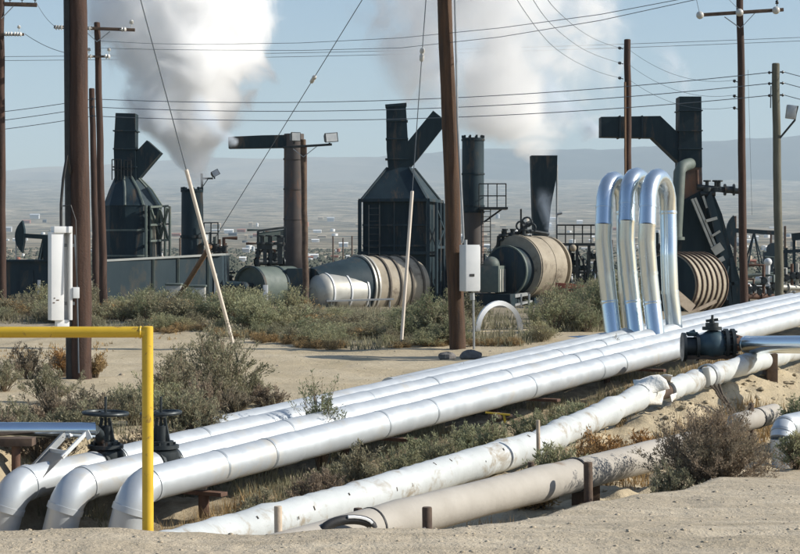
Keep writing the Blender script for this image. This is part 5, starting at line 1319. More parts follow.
# panel seams on the big casing
# ---- manifolds and small equipment between the units
def manifold(label, px0, px1, py, d, seed, nr=5, mat='iron'):
    rnd = random.Random(seed); a = P(px0, py, d); b = P(px1, py - rnd.uniform(-2, 2), d + .6); g0 = gz(a.x, d)
    t = thing('pipe_manifold', label, 'manifold', V((a.x, d, g0)))
    mb = MB(); mb.tube([a, b], .11, 12)
    for f in (.0, .45, .97):
        q = a.lerp(b, f); mb.lathe(q, b - a, [(0, .17), (.05, .17), (.051, .11)], 14, False)
    mb.build('header', M[mat], t)
    for k in range(nr):
        q = a.lerp(b, (k + .5) / nr); h_ = rnd.uniform(.3, 1.2); rr = rnd.uniform(.04, .08)
        mb = MB(); mb.tube([q, q + V((0, 0, h_))] if rnd.random() < .5 else [q, q + V((0, 0, h_)), q + V((rnd.choice([-1, 1]) * rnd.uniform(.3, .7), .1, h_))], rr, 10); mb.build('riser', M[rnd.choice([mat, 'green_steel', 'dark2', 'rust'])], t)
        mb = MB(); c_ = q + V((0, -.02, h_ * .5)); mb.lathe(c_ - V((0, 0, .14)), (0, 0, 1), [(0, rr * 1.1), (.001, rr * 2.4), (.05, rr * 2.4), (.06, rr * 1.6), (.22, rr * 1.6), (.23, rr * 2.4), (.28, rr * 2.4), (.281, rr)], 12)
        mb.tube([c_, c_ + V((0, -.22, 0))], .02, 6); mb.lathe(c_ + V((0, -.25, 0)), (0, 1, 0), [(0, .10), (.025, .10)], 12); mb.build('valve', M['iron'], t)
    mb = MB()
    for f in (.1, .9): q = a.lerp(b, f); mb.beam(q + V((0, .1, .1)), V((q.x, q.y + .1, gz(q.x, q.y) - .1)), .09, .09)
    mb.build('stand', M['dark2'], t)
manifold('dark pipe manifold between the low shed and the small drum', 207, 232, 283, 63, 1, 5)
manifold('pipework with valves behind the lamp post by the shed end', 208, 226, 262, 70, 2, 4, 'green_steel')
manifold('pipe manifold in the gap left of the centre pole', 428, 447, 288, 66, 3, 4)
manifold('pipework below the railed platform of the round stack', 462, 492, 280, 68, 4, 6, 'dark2')
manifold('pipe manifold under the access platform, right of the tan drum', 560, 600, 284, 70, 5, 7)
manifold('pipework between the tall loops and the ribbed barrel', 655, 674, 262, 64, 6, 4, 'dark2')
manifold('rusty manifold right of the crossarm pole', 746, 776, 296, 66, 7, 6, 'rust')
manifold('pale pipework at the foot of the far right pole', 772, 806, 287, 70, 8, 6, 'pale_drum')
manifold('high pipework with valves left of the tall rust-streaked stack', 256, 283, 262, 62, 9, 5)

# ------------------------------------------------------------------ vegetation
def mesh_np(name, verts, faces, mat):
    me = bpy.data.meshes.new(name); me.from_pydata(verts, [], faces); me.materials.append(mat); me.update(); return me
def bush_geo(seed, w_, h_, nst, nleaf, lsize, spread=1.0, upright=.35, droop=.0, tw=3, leafy_from=.25, thin=.010):
    """stems fan out of the root crown, fork into twigs, and carry narrow leaves; real metres, root at the origin"""
    rnd = random.Random(seed); sv, sf, lv, lf = [], [], [], []
    def strip(pts, r):
        n0 = len(sv); n = len(pts)
        for i, p in enumerate(pts):
            rr = r * (1 - .75 * i / (n - 1))
            for k in range(3):
                a = k * 2.094; sv.append((p.x + rr * math.cos(a), p.y + rr * math.sin(a), p.z + rr * .3 * math.sin(a)))
        for i in range(n - 1):
            for k in range(3):
                k2 = (k + 1) % 3; sf.append([n0 + i * 3 + k, n0 + i * 3 + k2, n0 + i * 3 + 3 + k2, n0 + i * 3 + 3 + k])
    twigs = []
    for i in range(nst):
        az = rnd.uniform(0, 6.283); q = rnd.random() ** .6
        out = q * w_ / 2 * spread * rnd.uniform(.75, 1.12); top = h_ * (1 - .55 * q * q) * rnd.uniform(.6, 1.12)
        end = V((out * math.cos(az), out * math.sin(az), top))
        b = V((.06 * w_ * math.cos(az) * rnd.random(), .06 * w_ * math.sin(az) * rnd.random(), -.04))
        mid = b.lerp(end, .5) + V((-out * .12 * math.cos(az) * (1 - upright), -out * .12 * math.sin(az) * (1 - upright), h_ * .05)) + V((rnd.uniform(-1, 1), rnd.uniform(-1, 1), rnd.uniform(-1, 1))) * w_ * .03
        end.z -= droop * out
        strip([b, b.lerp(mid, .6), mid, mid.lerp(end, .55) + V((0, 0, h_ * .02)), end], thin * rnd.uniform(.8, 1.3))
        twigs.append((mid, end))
        for k in range(tw):
            f = rnd.uniform(.2, .95); s_ = b.lerp(mid, f * 2) if f < .5 else mid.lerp(end, f * 2 - 1)
            dv = (end - b).normalized() * .7 + V((rnd.uniform(-1, 1), rnd.uniform(-1, 1), rnd.uniform(-.2, 1.1))) * .65
            e = s_ + dv.normalized() * h_ * rnd.uniform(.16, .40)
            e.z = max(e.z, .02)
            strip([s_, s_.lerp(e, .5) + V((rnd.uniform(-1, 1), rnd.uniform(-1, 1), rnd.uniform(-1, 1))) * .02, e], thin * .55)
            twigs.append((s_, e)); twigs.append((s_.lerp(e, .3), e))
    for i in range(nleaf):
        a, b = rnd.choice(twigs); f = leafy_from + (1 - leafy_from) * rnd.random() ** .8
        p = a.lerp(b, min(1.03, f)) + V((rnd.gauss(0, 1), rnd.gauss(0, 1), rnd.gauss(0, 1))) * lsize * .5
        if p.z < 0: p.z = abs(p.z) * .3
        d = ((b - a).normalized() * .8 + V((rnd.uniform(-1, 1), rnd.uniform(-1, 1), rnd.uniform(-.5, 1)))).normalized()
        sd_ = d.cross(V((rnd.uniform(-1, 1), rnd.uniform(-1, 1), rnd.uniform(-1, 1)))).normalized()
        L = lsize * rnd.uniform(.6, 1.5); wd = L * rnd.uniform(.10, .20); n0 = len(lv)
        lv += [tuple(p), tuple(p + d * L * .5 + sd_ * wd), tuple(p + d * L), tuple(p + d * L * .5 - sd_ * wd)]; lf.append([n0, n0 + 1, n0 + 2, n0 + 3])
    return sv, sf, lv, lf
def bush(label, px, py_base, d, w_px, h_px, leaf, seed, nst=26, nleaf=2600, lsize=.04, group=None, cat='bush', name='desert_bush', **kw):
    s = d / F; q = P(px, py_base, d); g0 = gz(q.x, q.y); nleaf = int(nleaf * 2.6) if nleaf > 300 else nleaf; lsize *= .8; nst = int(nst * 1.35) if nst > 10 else nst
    sv, sf, lv, lf = bush_geo(seed, w_px * s, h_px * s, nst, nleaf, lsize, **kw)
    t = thing(name, label, cat, V((q.x, q.y, g0)), group)
    for nm, a, b, mt in (('stems', sv, sf, M['twig']), ('foliage', lv, lf, M[leaf])):
        o = bpy.data.objects.new(nm, mesh_np(nm, a, b, mt)); COL.objects.link(o); o.parent = t
    return t
# the plants one can point to
bush('large round brown bush at the lower right by the grey pipe', 712, 485, 17.8, 148, 80, 'brown', 1, 110, 11000, .036, upright=.55, tw=5, leafy_from=.05, thin=.007)
bush('greener low sprigs at the left foot of the large brown bush', 672, 484, 17.3, 60, 46, 'olive', 2, 24, 1800, .035)
bush('dark green bush at the right edge above the silver elbow', 800, 432, 22.2, 46, 52, 'green', 3, 26, 2200, .045)
bush('small grey-green weed at the right edge below the silver elbow', 796, 462, 18.6, 44, 34, 'sage', 4, 24, 1700, .04)
bush('small green bush growing up through the rear silver pipes', 322, 424, 21.3, 50, 90, 'green', 5, 22, 1500, .042)
bush('big olive bush on the sand behind the yellow post', 222, 424, 23.5, 112, 72, 'olive', 6, 46, 4200, .045, upright=.7)
bush('olive bush with bare tips left of the big one', 172, 424, 22.5, 74, 52, 'olive', 7, 32, 2400, .045)
bush('low brown brush between the two handwheels', 128, 446, 19.2, 80, 40, 'brown', 8, 34, 2200, .04)
bush('low brown brush behind the polished level pipe at the left', 48, 424, 23.6, 74, 34, 'olive', 9, 30, 2000, .04)
bush('sparse brown brush at the left edge under the yellow rail', 4, 398, 25.5, 48, 30, 'olive', 10, 22, 1200, .04)
bush('dry scrub between the left edge and the thick pole', 30, 382, 28.0, 62, 30, 'brown', 11, 26, 1500, .04)
bush('straw-coloured tuft at the foot of the thick left pole', 96, 378, 28.2, 36, 22, 'straw', 12, 26, 900, .05)
bush('reddish dry scrub left of the thick pole foot', 62, 380, 28.6, 32, 26, 'rustgrass', 13, 24, 900, .05)
bush('brown brush filling the gap behind the second gate valve', 200, 446, 20.0, 60, 40, 'brown', 14, 28, 1800, .04)
bush('tangled dry brush just behind the two gate valves', 150, 436, 19.7, 96, 44, 'brown', 16, 40, 2600, .04)
bush('olive scrub rising behind the second gate valve', 190, 432, 20.6, 84, 56, 'olive', 17, 36, 2600, .045, upright=.7)
bush('low olive scrub on the sand left of the first handwheel', 82, 412, 19.3, 70, 30, 'olive', 18, 28, 1800, .04)
bush('brown scrub under the polished level pipe at the left', 40, 452, 18.4, 90, 34, 'brown', 19, 36, 2400, .04)
bush('dry brown brush at the left end of the rear cut-off pipe', 262, 426, 21.2, 44, 34, 'brown', 15, 24, 1400, .04)
for k, (px, py, d, w_, h_, lf_, lab) in enumerate((
    (262, 492, 17.6, 76, 34, 'olive', 'brown-grey brush at the left end of the trench by the wood block'),
    (318, 484, 18.2, 66, 44, 'brown', 'taller brown brush in the trench left of the middle'),
    (362, 470, 18.8, 58, 46, 'olive', 'olive brush in the trench above the white wrapped pipe'),
    (404, 462, 19.4, 60, 44, 'green', 'green weed in the middle of the trench'),
    (446, 448, 20.0, 62, 46, 'green', 'greenest weed in the trench left of the bleed valve'),
    (494, 440, 21.0, 56, 36, 'sage', 'grey weed in the trench around the bleed valve'),
    (536, 424, 22.0, 60, 34, 'green', 'green weed in the trench right of the bleed valve'),
    (584, 410, 23.2, 64, 28, 'sage', 'low grey-green weed at the far end of the trench'),
    (628, 398, 24.4, 46, 22, 'olive', 'low weed in the trench just left of the torn lagging'),
    (292, 496, 17.3, 60, 30, 'brown', 'dead brown brush against the white pipe at the left of the trench'),
    (340, 462, 19.6, 60, 36, 'olive', 'shaded olive brush under the front silver pipe, left of the middle'),
    (420, 440, 20.8, 66, 36, 'green', 'shaded green brush under the front silver pipe, near the middle'),
    (470, 426, 22.0, 60, 32, 'sage', 'shaded grey brush under the front silver pipe, behind the bleed valve'),
    (382, 482, 18.1, 60, 32, 'brown', 'straggly brown brush hugging the white pipe near the middle'),
    (560, 404, 24.0, 60, 26, 'green', 'shaded green weed under the front silver pipe, left of the torn lagging'))):
    bush(lab, px, py, d, w_, h_, lf_, 30 + k, 28, 2100, .04, group='weeds in the pipe trench', upright=.5)
for k, (px, py, d, w_, h_, lf_, lab) in enumerate((
    (556, 462, 19.0, 66, 46, 'sage', 'grey-green weed between white and grey pipes by the pale stake'),
    (594, 452, 19.9, 84, 40, 'rustgrass', 'orange dry grass clump between the white and grey pipes'),
    (636, 440, 20.8, 74, 36, 'rustgrass', 'orange dry grass clump left of the brown bush'),
    (532, 478, 18.2, 50, 22, 'straw', 'straw tuft in front of the white wrapped pipe joint'),
    (660, 424, 21.6, 46, 22, 'straw', 'straw tuft on the bank below the torn lagging'),
    (520, 520, 16.0, 50, 18, 'straw', 'straw tuft in front of the grey pipe right of the dark post'),
    (572, 508, 16.9, 40, 20, 'straw', 'straw tuft at the foot of the tall dark post'))):
    bush(lab, px, py, d, w_, h_, lf_, 50 + k, 48, 2000, .05, group='dry clumps between the pipes', upright=.6, name='grass_clump', cat='grass clump')
bush('tiny weed sprouting between the silver pipes below the centre pole', 464, 383, 27.0, 16, 20, 'olive', 70, 7, 120, .04, tw=2)
bush('tiny weed sprouting on the rear silver pipe below the two rocks', 488, 379, 27.4, 12, 16, 'olive', 71, 6, 90, .04, tw=2)
bush('tiny weed sprouting between silver pipes left of the big valve', 615, 346, 30.5, 10, 12, 'olive', 72, 6, 80, .04, tw=2)
bush('tiny stalk on the sand left of the rear silver pipes', 391, 388, 26.4, 6, 12, 'olive', 73, 4, 50, .04, tw=2)
for o in list(COL.objects):
    if o.get('label', '').startswith('tiny weed') : o.location.z = {'b': .0}.get('x', Z(384 if o.location.y < 27.2 else (380 if o.location.y < 28 else 347), o.location.y))

rnd = random.Random(19)
for k in range(17):
    px = -8 + k * 17.5 + rnd.uniform(-5, 5); vv_ = -12.35 - .55 * (k % 2) - rnd.uniform(0, .2)
    dd_ = vv_ / (UY * (px - CX) / F - UX)
    bush('dry brush in the thicket behind the two gate valves', px, 430, dd_, rnd.uniform(46, 70), rnd.uniform(22, 38) * (.75 if px > 225 else 1), rnd.choice(['olive', 'brown', 'olive', 'brown', 'sage']), 200 + k, 26, 1500, .04, group='dry brush behind the gate valves', upright=.6)
# the weed line: many alike, built from a few kinds
kinds = []
for seed, w_, h_, lf_, nl in ((101, 1.25, .85, 'sage', 900), (102, 1.1, 1.0, 'green', 900), (103, 1.4, .75, 'sage', 900), (104, 1.0, .8, 'olive', 750), (105, 1.3, .95, 'green', 950), (106, 1.2, .6, 'straw', 700), (107, 1.2, .9, 'olive', 800)):
    sv, sf, lv, lf = bush_geo(seed, w_, h_, 40, int(nl * 3.2), .06, tw=3, leafy_from=.1, thin=.008, upright=.7)
    n0 = len(sv); me = bpy.data.meshes.new('weed'); me.from_pydata(sv + lv, [], sf + [[i + n0 for i in f] for f in lf])
    me.materials.append(M['twig']); me.materials.append(M[lf_])
    mi = np.zeros(len(me.polygons), np.int32); mi[len(sf):] = 1; me.polygons.foreach_set('material_index', mi); me.update()
    kinds.append(me)
rnd = random.Random(77)
def weed(px, d, k, sc_):
    x_ = X(px, d); o = bpy.data.objects.new('desert_weed', kinds[k]); COL.objects.link(o)
    o.location = (x_, d, gz(x_, d) - .03); o.rotation_euler = (0, 0, rnd.uniform(0, 6.28)); o.scale = (sc_ * rnd.uniform(.85, 1.25), sc_ * rnd.uniform(.85, 1.25), sc_ * rnd.uniform(.58, .95) * (1.18 if px > 500 else (.45 if 300 < px < 440 and d > 38.5 else 1)))
    lab = {0: 'pale grey-green weed in the band of weeds before the plant', 1: 'green weed in the band of weeds before the plant', 2: 'broad grey-green weed in the band of weeds before the plant', 3: 'dry olive weed in the band of weeds before the plant', 4: 'broad dark green weed in the band of weeds before the plant', 5: 'straw-coloured dry weed at the front of the weed band', 6: 'tall olive weed in the band of weeds before the plant'}[k]
    props(o, lab, 'weed', 'weeds in the band before the plant: ' + ('grey', 'green', 'broad grey', 'olive', 'dark green', 'straw', 'tall olive')[k])
def front_d(px):      # nearest edge of the weed band
    return float(np.interp(px, [-60, 60, 110, 200, 260, 330, 380, 450, 520, 600, 680, 900], [46, 45, 41.5, 41.5, 38.5, 36.5, 36.5, 36.8, 36.5, 39, 42, 44]))
n = 0
while n < 225:
    px = rnd.uniform(-50, 640); f = front_d(px); d = f + rnd.random() ** 1.25 * (13 if px < 420 else 11)
    if 56 > d:
        if 300 < px < 440 and d > 47: continue
        if 462 < px < 530 and d < 46: continue
        if float(vnoise(px * .03, d * .22, 91)) < -.26 and px < 470: continue
        grn = px > 400
        k = rnd.choice([1, 4, 4, 0, 3, 6, 1, 2]) if grn else rnd.choice([0, 2, 3, 6, 1, 3, 5, 6, 0])
        sc_ = rnd.uniform(.6, 1.15) * (.62 if d < f + 1.4 else 1)
        if px > 505 and d > f + 1.5: sc_ *= 1.05
        weed(px, d, k, sc_); n += 1
for px in np.linspace(150, 345, 26): weed(px + rnd.uniform(-5, 5), front_d(px) - rnd.uniform(-.3, .5), 5, rnd.uniform(.3, .48))
for px in np.linspace(395, 520, 12): weed(px + rnd.uniform(-5, 5), front_d(px) - rnd.uniform(-.4, .2), 5, rnd.uniform(.25, .42))

# ground cover nobody could count: short dry blades, pebbles, far shrubs
def blades(name, pts, hmin, hmax, mat, seed):
    rnd = random.Random(seed); vs, fs = [], []
    for (x_, y_, z_) in pts:
        for k in range(3):
            h_ = rnd.uniform(hmin, hmax); a = rnd.uniform(0, 6.28); ln = rnd.uniform(.1, .7) * h_; w_ = rnd.uniform(.004, .009) * (y_ / 20); b = a + 1.57
            x0 = x_ + rnd.uniform(-.04, .04); y0 = y_ + rnd.uniform(-.04, .04); n0 = len(vs)
            vs += [(x0 + w_ * math.cos(b), y0 + w_ * math.sin(b), z_ - .01), (x0 - w_ * math.cos(b), y0 - w_ * math.sin(b), z_ - .01), (x0 + ln * math.cos(a), y0 + ln * math.sin(a), z_ + h_)]; fs.append([n0, n0 + 1, n0 + 2])
    o = bpy.data.objects.new(name, mesh_np(name, vs, fs, M[mat])); COL.objects.link(o); return props(o, kind='stuff')
rng = np.random.default_rng(5)
def scatter(n, s0, s1, v0, v1, thr=-.05, seed=31, fr=.9):
    s_ = rng.uniform(s0, s1, n); v_ = rng.uniform(v0, v1, n); x = UX * s_ + UY * v_; y = UY * s_ - UX * v_
    keep = vnoise(x * fr, y * fr, seed) > thr; x, y = x[keep], y[keep]; return list(zip(x, y, ground_z(x, y)))
blades('dry_grass', scatter(9000, 13, 32, -10.4, -8.6, .0, 31) + scatter(3000, 15, 30, -7.9, -6.9, .08, 32), .05, .24, 'straw', 1)
blades('trench_grass', scatter(9000, 14, 34, -12.2, -8.9, .02, 33), .06, .26, 'olive', 2)
def scatter_px(n, px0, px1, d0, d1, thr=-.5, seed=41, fr=.6):
    px = rng.uniform(px0, px1, n); d = 1 / rng.uniform(1 / d1, 1 / d0, n); x = (px - CX) * d / F
    keep = vnoise(x * fr, d * fr, seed) > thr; x, d = x[keep], d[keep]; return list(zip(x, d, ground_z(x, d)))
blades('weed_band_grass', [q for q in scatter_px(15000, -60, 660, 36, 56, -.02, 41, .5) if q[1] > front_d(CX + q[0] * F / q[1]) + .4 * math.sin(q[0] * 2.1)], .06, .26, 'olive', 3)
blades('sparse_grass', scatter_px(1500, -30, 180, 26, 41, .2, 44, .45), .02, .08, 'straw', 4)
def pebbles(name, pts, rmin, rmax, mat, seed):
    rnd = random.Random(seed); vs, fs = [], []
    for (x_, y_, z_) in pts:
        r = rmin * (rmax / rmin) ** (rnd.random() ** 2.2); n0 = len(vs)
        sx, sy, szz = r * rnd.uniform(.8, 1.5), r * rnd.uniform(.8, 1.3), r * rnd.uniform(.5, .9); a = rnd.uniform(0, 6.28); ca, sa = math.cos(a), math.sin(a)
        for (ux, uy, uz) in ((1, 0, 0), (-1, 0, 0), (0, 1, 0), (0, -1, 0), (0, 0, 1), (.6, .6, .5), (-.6, .5, .5), (.5, -.6, .55), (-.55, -.6, .5)):
            j = rnd.uniform(.8, 1.2); px_, py_ = ux * sx * j, uy * sy * j
            vs.append((x_ + px_ * ca - py_ * sa, y_ + px_ * sa + py_ * ca, z_ + uz * szz * j * .8))
        for f in ((0, 5, 7), (0, 2, 5), (2, 6, 5), (2, 1, 6), (1, 8, 6), (1, 3, 8), (3, 7, 8), (3, 0, 7), (4, 7, 5), (4, 5, 6), (4, 6, 8), (4, 8, 7)): fs.append([n0 + i for i in f])
    me = mesh_np(name, vs, fs, M[mat]); me.polygons.foreach_set('use_smooth', np.ones(len(me.polygons), bool)); o = bpy.data.objects.new(name, me); COL.objects.link(o); return props(o, kind='stuff')
pebbles('pebbles', scatter_px(2400, -40, 840, 10.5, 17, -.2) + scatter_px(2200, -40, 560, 20, 42, -.5), .003, .022, 'ground', 5)
pebbles('stones', scatter_px(260, -40, 560, 20, 42, -.1), .010, .05, 'pebble', 9)
pebbles('clods', scatter(900, 13.5, 27, -9.2, -6.0, -.06, 51, 1.2) + scatter(500, 19, 29, -8.3, -6.2, -.2, 52, 1.2), .012, .08, 'ground', 6)
pebbles('dark_gravel', scatter_px(900, -40, 840, 10.5, 16, .05, 61, 1.5) + scatter_px(160, 100, 480, 26, 42, 0), .003, .016, 'rock', 7)
# shrubs speckling the plain
rnd = random.Random(15); vs, fs = [], []
for i in range(7000):
    d = 110 * (900 / 110) ** (rnd.random() ** .8); px = rnd.uniform(-120, 920); x_ = X(px, d); k = .5 + .5 * rnd.random(); r = k * (.55 + d / 1500.)
    n0 = len(vs); z_ = 0; vs += [(x_ - r, d, 0), (x_ + r, d, 0), (x_, d - r * .7, 0), (x_, d + r * .7, 0), (x_ - .3 * r, d, r * .75), (x_ + .35 * r, d + .1, r * .62)]
    for f in ((0, 2, 4), (2, 5, 4), (2, 1, 5), (1, 3, 5), (3, 4, 5), (3, 0, 4)): fs.append([n0 + q for q in f])
va = np.array(vs); gz_ = ground_z(va[:, 0], va[:, 1]); va[:, 2] += gz_ - .1
o = bpy.data.objects.new('far_scrub', mesh_np('far_scrub', [tuple(q) for q in va], fs, M['far_shrub'])); COL.objects.link(o); props(o, kind='stuff')

# ------------------------------------------------------------------ steam and smoke
def plume(name, label, cat, pts, dens, axis='z', nscale=.55, col=(1, 1, 1), edge=1.0, seed=0, aniso=.0, ab=0.0, steps=1.0, contrast=1.0, gain=1.15):
    """pts = (px, py, d, radius px) along the plume, in order; density eats away from a ragged edge by noise"""
    q = [P(a, b, d) for a, b, d, r in pts]; rr = [r * d / F for a, b, d, r in pts]
    ai = 2 if axis == 'z' else 0; ci = 0 if axis == 'z' else 2
    t0, t1 = q[0][ai], q[-1][ai]; y0 = sum(p.y for p in q) / len(q)
    path = []; rad = []
    for i in range(len(q) - 1):
        for k in range(6):
            f = k / 6; path.append(q[i].lerp(q[i + 1], f)); rad.append(rr[i] + (rr[i + 1] - rr[i]) * f)
    path.append(q[-1]); rad.append(rr[-1])
    for p in path: p.y = y0
    # rings kept level so the mesh follows the density field
    n = 20; vs = []; fs = []
    for p, r in zip(path, rad):
        for k in range(n):
            a = 2 * math.pi * k / n; r_ = r * 1.02
            vs.append(V((p.x + r_ * math.cos(a), p.y + r_ * math.sin(a), p.z)) if axis == 'z' else V((p.x, p.y + r_ * math.cos(a), p.z + r_ * math.sin(a))))
    m_ = len(path)
    for i in range(m_ - 1):
        for k in range(n):
            k2 = (k + 1) % n; fs.append([i * n + k, i * n + k2, (i + 1) * n + k2, (i + 1) * n + k])
    fs += [list(range(n))[::-1], [(m_ - 1) * n + k for k in range(n)]]
    mt = bpy.data.materials.new(name); mt.use_nodes = True; nt = mt.node_tree; nt.nodes.clear()
    g = nt.nodes.new('ShaderNodeNewGeometry'); sx = nt.nodes.new('ShaderNodeSeparateXYZ'); nt.links.new(g.outputs['Position'], sx.inputs[0])
    along = sx.outputs['Z' if axis == 'z' else 'X']; cross = sx.outputs['X' if axis == 'z' else 'Z']
    tnorm = math_n(nt, 'DIVIDE', math_n(nt, 'SUBTRACT', along, t0), t1 - t0, True)
    def curve(vals):
        lo, hi = min(vals), max(vals); hi = hi if hi - lo > 1e-3 else lo + 1e-3
        c = nt.nodes.new('ShaderNodeFloatCurve'); cm = c.mapping.curves[0]
        ps = [((p[ai] - t0) / (t1 - t0), (v_ - lo) / (hi - lo)) for p, v_ in zip(q, vals)]
        while len(cm.points) < len(ps): cm.points.new(.5, .5)
        for cp, (a, b) in zip(cm.points, ps): cp.location = (a, b); cp.handle_type = 'VECTOR'
        c.mapping.update(); nt.links.new(tnorm, c.inputs['Value'])
        return math_n(nt, 'ADD', math_n(nt, 'MULTIPLY', c.outputs[0], hi - lo), lo)
    cx_ = curve([p[ci] for p in q]); rc = curve(rr)
    dx = math_n(nt, 'SUBTRACT', cross, cx_); dy = math_n(nt, 'SUBTRACT', sx.outputs['Y'], y0)
    rad_ = math_n(nt, 'SQRT', math_n(nt, 'ADD', math_n(nt, 'MULTIPLY', dx, dx), math_n(nt, 'MULTIPLY', dy, dy)))
    rel = math_n(nt, 'DIVIDE', rad_, rc)
    mp = nt.nodes.new('ShaderNodeMapping'); nt.links.new(g.outputs['Position'], mp.inputs['Vector']); mp.inputs['Location'].default_value = (seed * 7.3, seed * 3.1, -seed * 5.7)
    nz = noise(nt, mp.outputs[0], nscale, 8, .64, 1.0)
    nz2 = noise(nt, mp.outputs[0], nscale * .35, 2, .5, .3)
    f = math_n(nt, 'SUBTRACT', math_n(nt, 'ADD', math_n(nt, 'MULTIPLY', math_n(nt, 'SUBTRACT', nz, .5), 2.6 * contrast), math_n(nt, 'MULTIPLY', math_n(nt, 'SUBTRACT', nz2, .5), 1.6 * contrast)),
               math_n(nt, 'SUBTRACT', math_n(nt, 'MULTIPLY', math_n(nt, 'POWER', rel, 1.6), 1.25 * edge), .80))
    f = math_n(nt, 'MULTIPLY', f, gain, True)
    fade = ramp(nt, rel, [(.72, (1, 1, 1)), (1.0, (0, 0, 0))])
    dn = math_n(nt, 'MULTIPLY', math_n(nt, 'MULTIPLY', math_n(nt, 'MULTIPLY', f, f), fade), dens)
    if axis == 'x':
        dn = math_n(nt, 'MULTIPLY', dn, ramp(nt, tnorm, [(0, (0, 0, 0)), (.06, (1, 1, 1)), (.45, (.55, .55, .55)), (.95, (0, 0, 0))]))
    elif cat == 'smoke':
        dn = math_n(nt, 'MULTIPLY', dn, ramp(nt, tnorm, [(0, (0, 0, 0)), (.25, (1, 1, 1)), (.6, (1, 1, 1)), (1.0, (0, 0, 0))]))
    else:
        dn = math_n(nt, 'MULTIPLY', dn, ramp(nt, tnorm, [(0, (.2, .2, .2)), (.06, (1, 1, 1))]))
    # thins out as it spreads
    k = math_n(nt, 'DIVIDE', min(rr), rc)
    k = math_n(nt, 'ADD', math_n(nt, 'MULTIPLY', k, .75), .25)
    dn = math_n(nt, 'MULTIPLY', dn, k)
    vv = nt.nodes.new('ShaderNodeVolumePrincipled'); vv.inputs['Color'].default_value = (*col, 1); vv.inputs['Anisotropy'].default_value = aniso
    nt.links.new(dn, vv.inputs['Density']); ou = nt.nodes.new('ShaderNodeOutputMaterial'); nt.links.new(vv.outputs[0], ou.inputs['Volume'])
    try: mt.cycles.volume_step_rate = steps
    except Exception: pass
    mb = MB(); mb.add(vs, fs); o = mb.build(name, mt, None, 40, q[0]); return props(o, label, cat, 'steam and smoke over the plant', kind='stuff')
dA = 69.5
plume('steam_plume', 'big white steam plume rising from the short dark stack at the left', 'steam', [(193, 190, 68, 8), (193, 172, 68, 15), (186, 150, 69, 34), (184, 120, 70, 72), (188, 80, 70, 100), (190, 40, 70, 110), (190, 0, 70, 116), (186, -60, 70, 124)], 14, seed=1, nscale=.62, gain=1.5, contrast=1.2)
plume('steam_plume', 'wide drifting steam cloud over the middle of the plant', 'steam', [(542, 160, 69.5, 14), (530, 152, 72, 40), (514, 140, 73, 60), (510, 120, 73, 115), (506, 85, 73, 150), (500, 40, 73, 155), (490, 0, 73, 158), (480, -60, 73, 160)], 3.8, seed=2, nscale=.5, contrast=1.4, gain=1.3)
plume('smoke', 'thin blue smoke leaking round the bent stack of the tan drum', 'smoke', [(553, 240, 63.5, 5), (551, 225, 63.5, 10), (545, 205, 64, 13), (543, 186, 64.5, 14)], 1.8, seed=3, nscale=1.3, col=(.75, .86, 1))
plume('smoke', 'smoke blowing from the mouth of the right side duct', 'smoke', [(606, 128, 61.5, 13), (598, 127, 62, 20), (584, 122, 63, 34), (564, 112, 64, 48), (530, 96, 65, 58)], 13, 'x', seed=4, nscale=.8, col=(.88, .94, 1))
plume('smoke', 'smoke streaming off the left end of the tall stack side duct', 'smoke', [(238, 140, 62.5, 8), (230, 138, 62.5, 13), (220, 132, 62.5, 20), (206, 120, 63, 32), (190, 106, 64, 40)], 13, 'x', seed=5, nscale=1.0, col=(.88, .94, 1))
plume('smoke', 'wisps of smoke leaving the branch of the forked centre stack', 'smoke', [(441, 118, 66, 9), (442, 106, 66, 18), (446, 88, 66.5, 32), (452, 60, 67, 44), (456, 30, 68, 52)], 3.5, seed=6, nscale=.9, col=(.88, .94, 1))
plume('smoke', 'wisps of smoke leaving the left generator forked stack', 'smoke', [(156, 148, 64, 8), (157, 136, 64, 16), (162, 118, 64.5, 28), (170, 92, 66, 40)], 3.5, seed=7, nscale=.9, col=(.88, .94, 1))
plume('smoke', 'thin smoke leaving the top of the right generator stack', 'smoke', [(688, 99, 62.2, 9), (684, 88, 62.2, 14), (674, 68, 62.5, 22), (658, 44, 63, 30)], 2.5, seed=8, nscale=1.0, col=(.88, .94, 1))

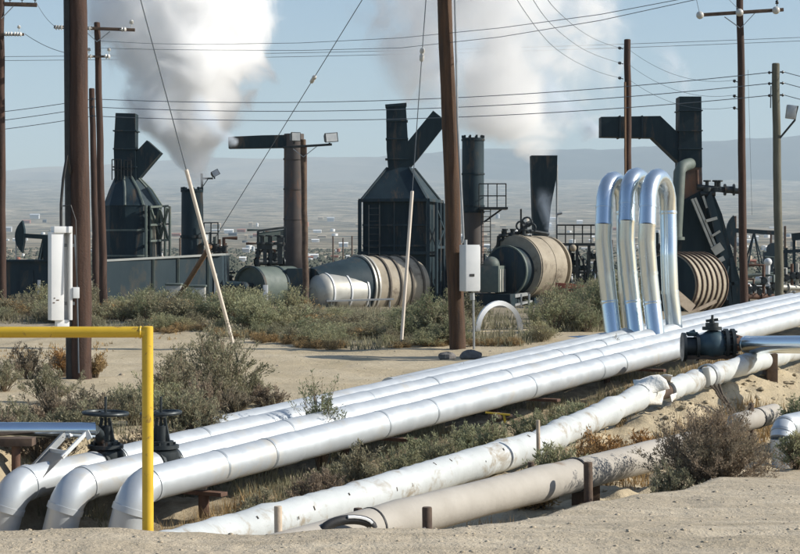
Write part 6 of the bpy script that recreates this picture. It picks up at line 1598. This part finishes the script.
# ------------------------------------------------------------------ sub-parts: fittings follow the part they are fixed to
FIX = {'insulator': ('crossarm', 'short_arm', 'shaft', 'strand'), 'brace': ('crossarm',), 'latch': ('door',), 'nameplate': ('enclosure',), 'gland': ('enclosure',), 'lettering': ('panel',),
       'handwheel': ('stem',), 'lens': ('housing',), 'mount': ('housing',), 'rib': ('barrel',), 'end_plate': ('barrel',), 'hood_rib': ('hood',), 'stripe': ('hose_body',), 'drum_rim': ('front_drum',),
       'louvre': ('burner_box',), 'blower': ('burner_box',), 'rim_lug': ('shell',), 'panel_seam': ('casing',), 'duct_flange': ('stack', 'side_duct'), 'weld_bead': ('post',), 'scuff': ('housing',), 'seam_tie': ('wrapping',), 'clamp_block': ('clamp',), 'stack_rim': ('stack',), 'railing': ('platform', 'deck'), 'lid': ('housing',), 'wall_batten': ('wall',)}
kids = {}
for o in COL.objects:
    if o.parent is not None and o.parent.type == 'EMPTY': kids.setdefault(o.parent.name, []).append(o)
for root, ch in kids.items():
    base_of = {}
    for o in ch: base_of.setdefault(o.name.split('.')[0], []).append(o)
    for o in ch:
        for cand in FIX.get(o.name.split('.')[0], ()):
            if cand in base_of:
                mid = lambda q: sum((v.co for v in q.data.vertices), V((0, 0, 0))) / max(1, len(q.data.vertices))
                c_ = mid(o); best = min(base_of[cand] + (base_of.get('short_arm', []) if cand == 'crossarm' and o.name.startswith('insulator') else []), key=lambda q: min((v.co - c_).length for v in q.data.vertices))
                o.parent = best; break
EXPO=0.64

# ------------------------------------------------------------------ camera and render settings
cam = bpy.data.cameras.new('camera'); co_ = bpy.data.objects.new('camera', cam); COL.objects.link(co_); sc.camera = co_
co_.location = (0, 0, CAMZ); co_.rotation_euler = (R(90), 0, 0)
cam.sensor_fit = 'HORIZONTAL'; cam.sensor_width = 36; cam.lens = 36 * F / 800
cam.shift_y = -(277 - HY) / 800
cam.clip_start = .1; cam.clip_end = 30000
sc.view_settings.view_transform = 'Standard'; sc.view_settings.look = 'None'; sc.view_settings.gamma = 1
sc.view_settings.use_curve_mapping = False
sc.view_settings.exposure = EXPO
sc.cycles.use_denoising = True
try: sc.cycles.denoiser = 'OPENIMAGEDENOISE'
except Exception: pass
sc.cycles.max_bounces = 22; sc.cycles.diffuse_bounces = 3; sc.cycles.glossy_bounces = 4; sc.cycles.volume_bounces = 20
sc.cycles.transparent_max_bounces = 8; sc.cycles.caustics_reflective = False; sc.cycles.caustics_refractive = False
sc.cycles.volume_max_steps = 256; sc.cycles.volume_step_rate = 1.0
sc.cycles.sample_clamp_indirect = 6
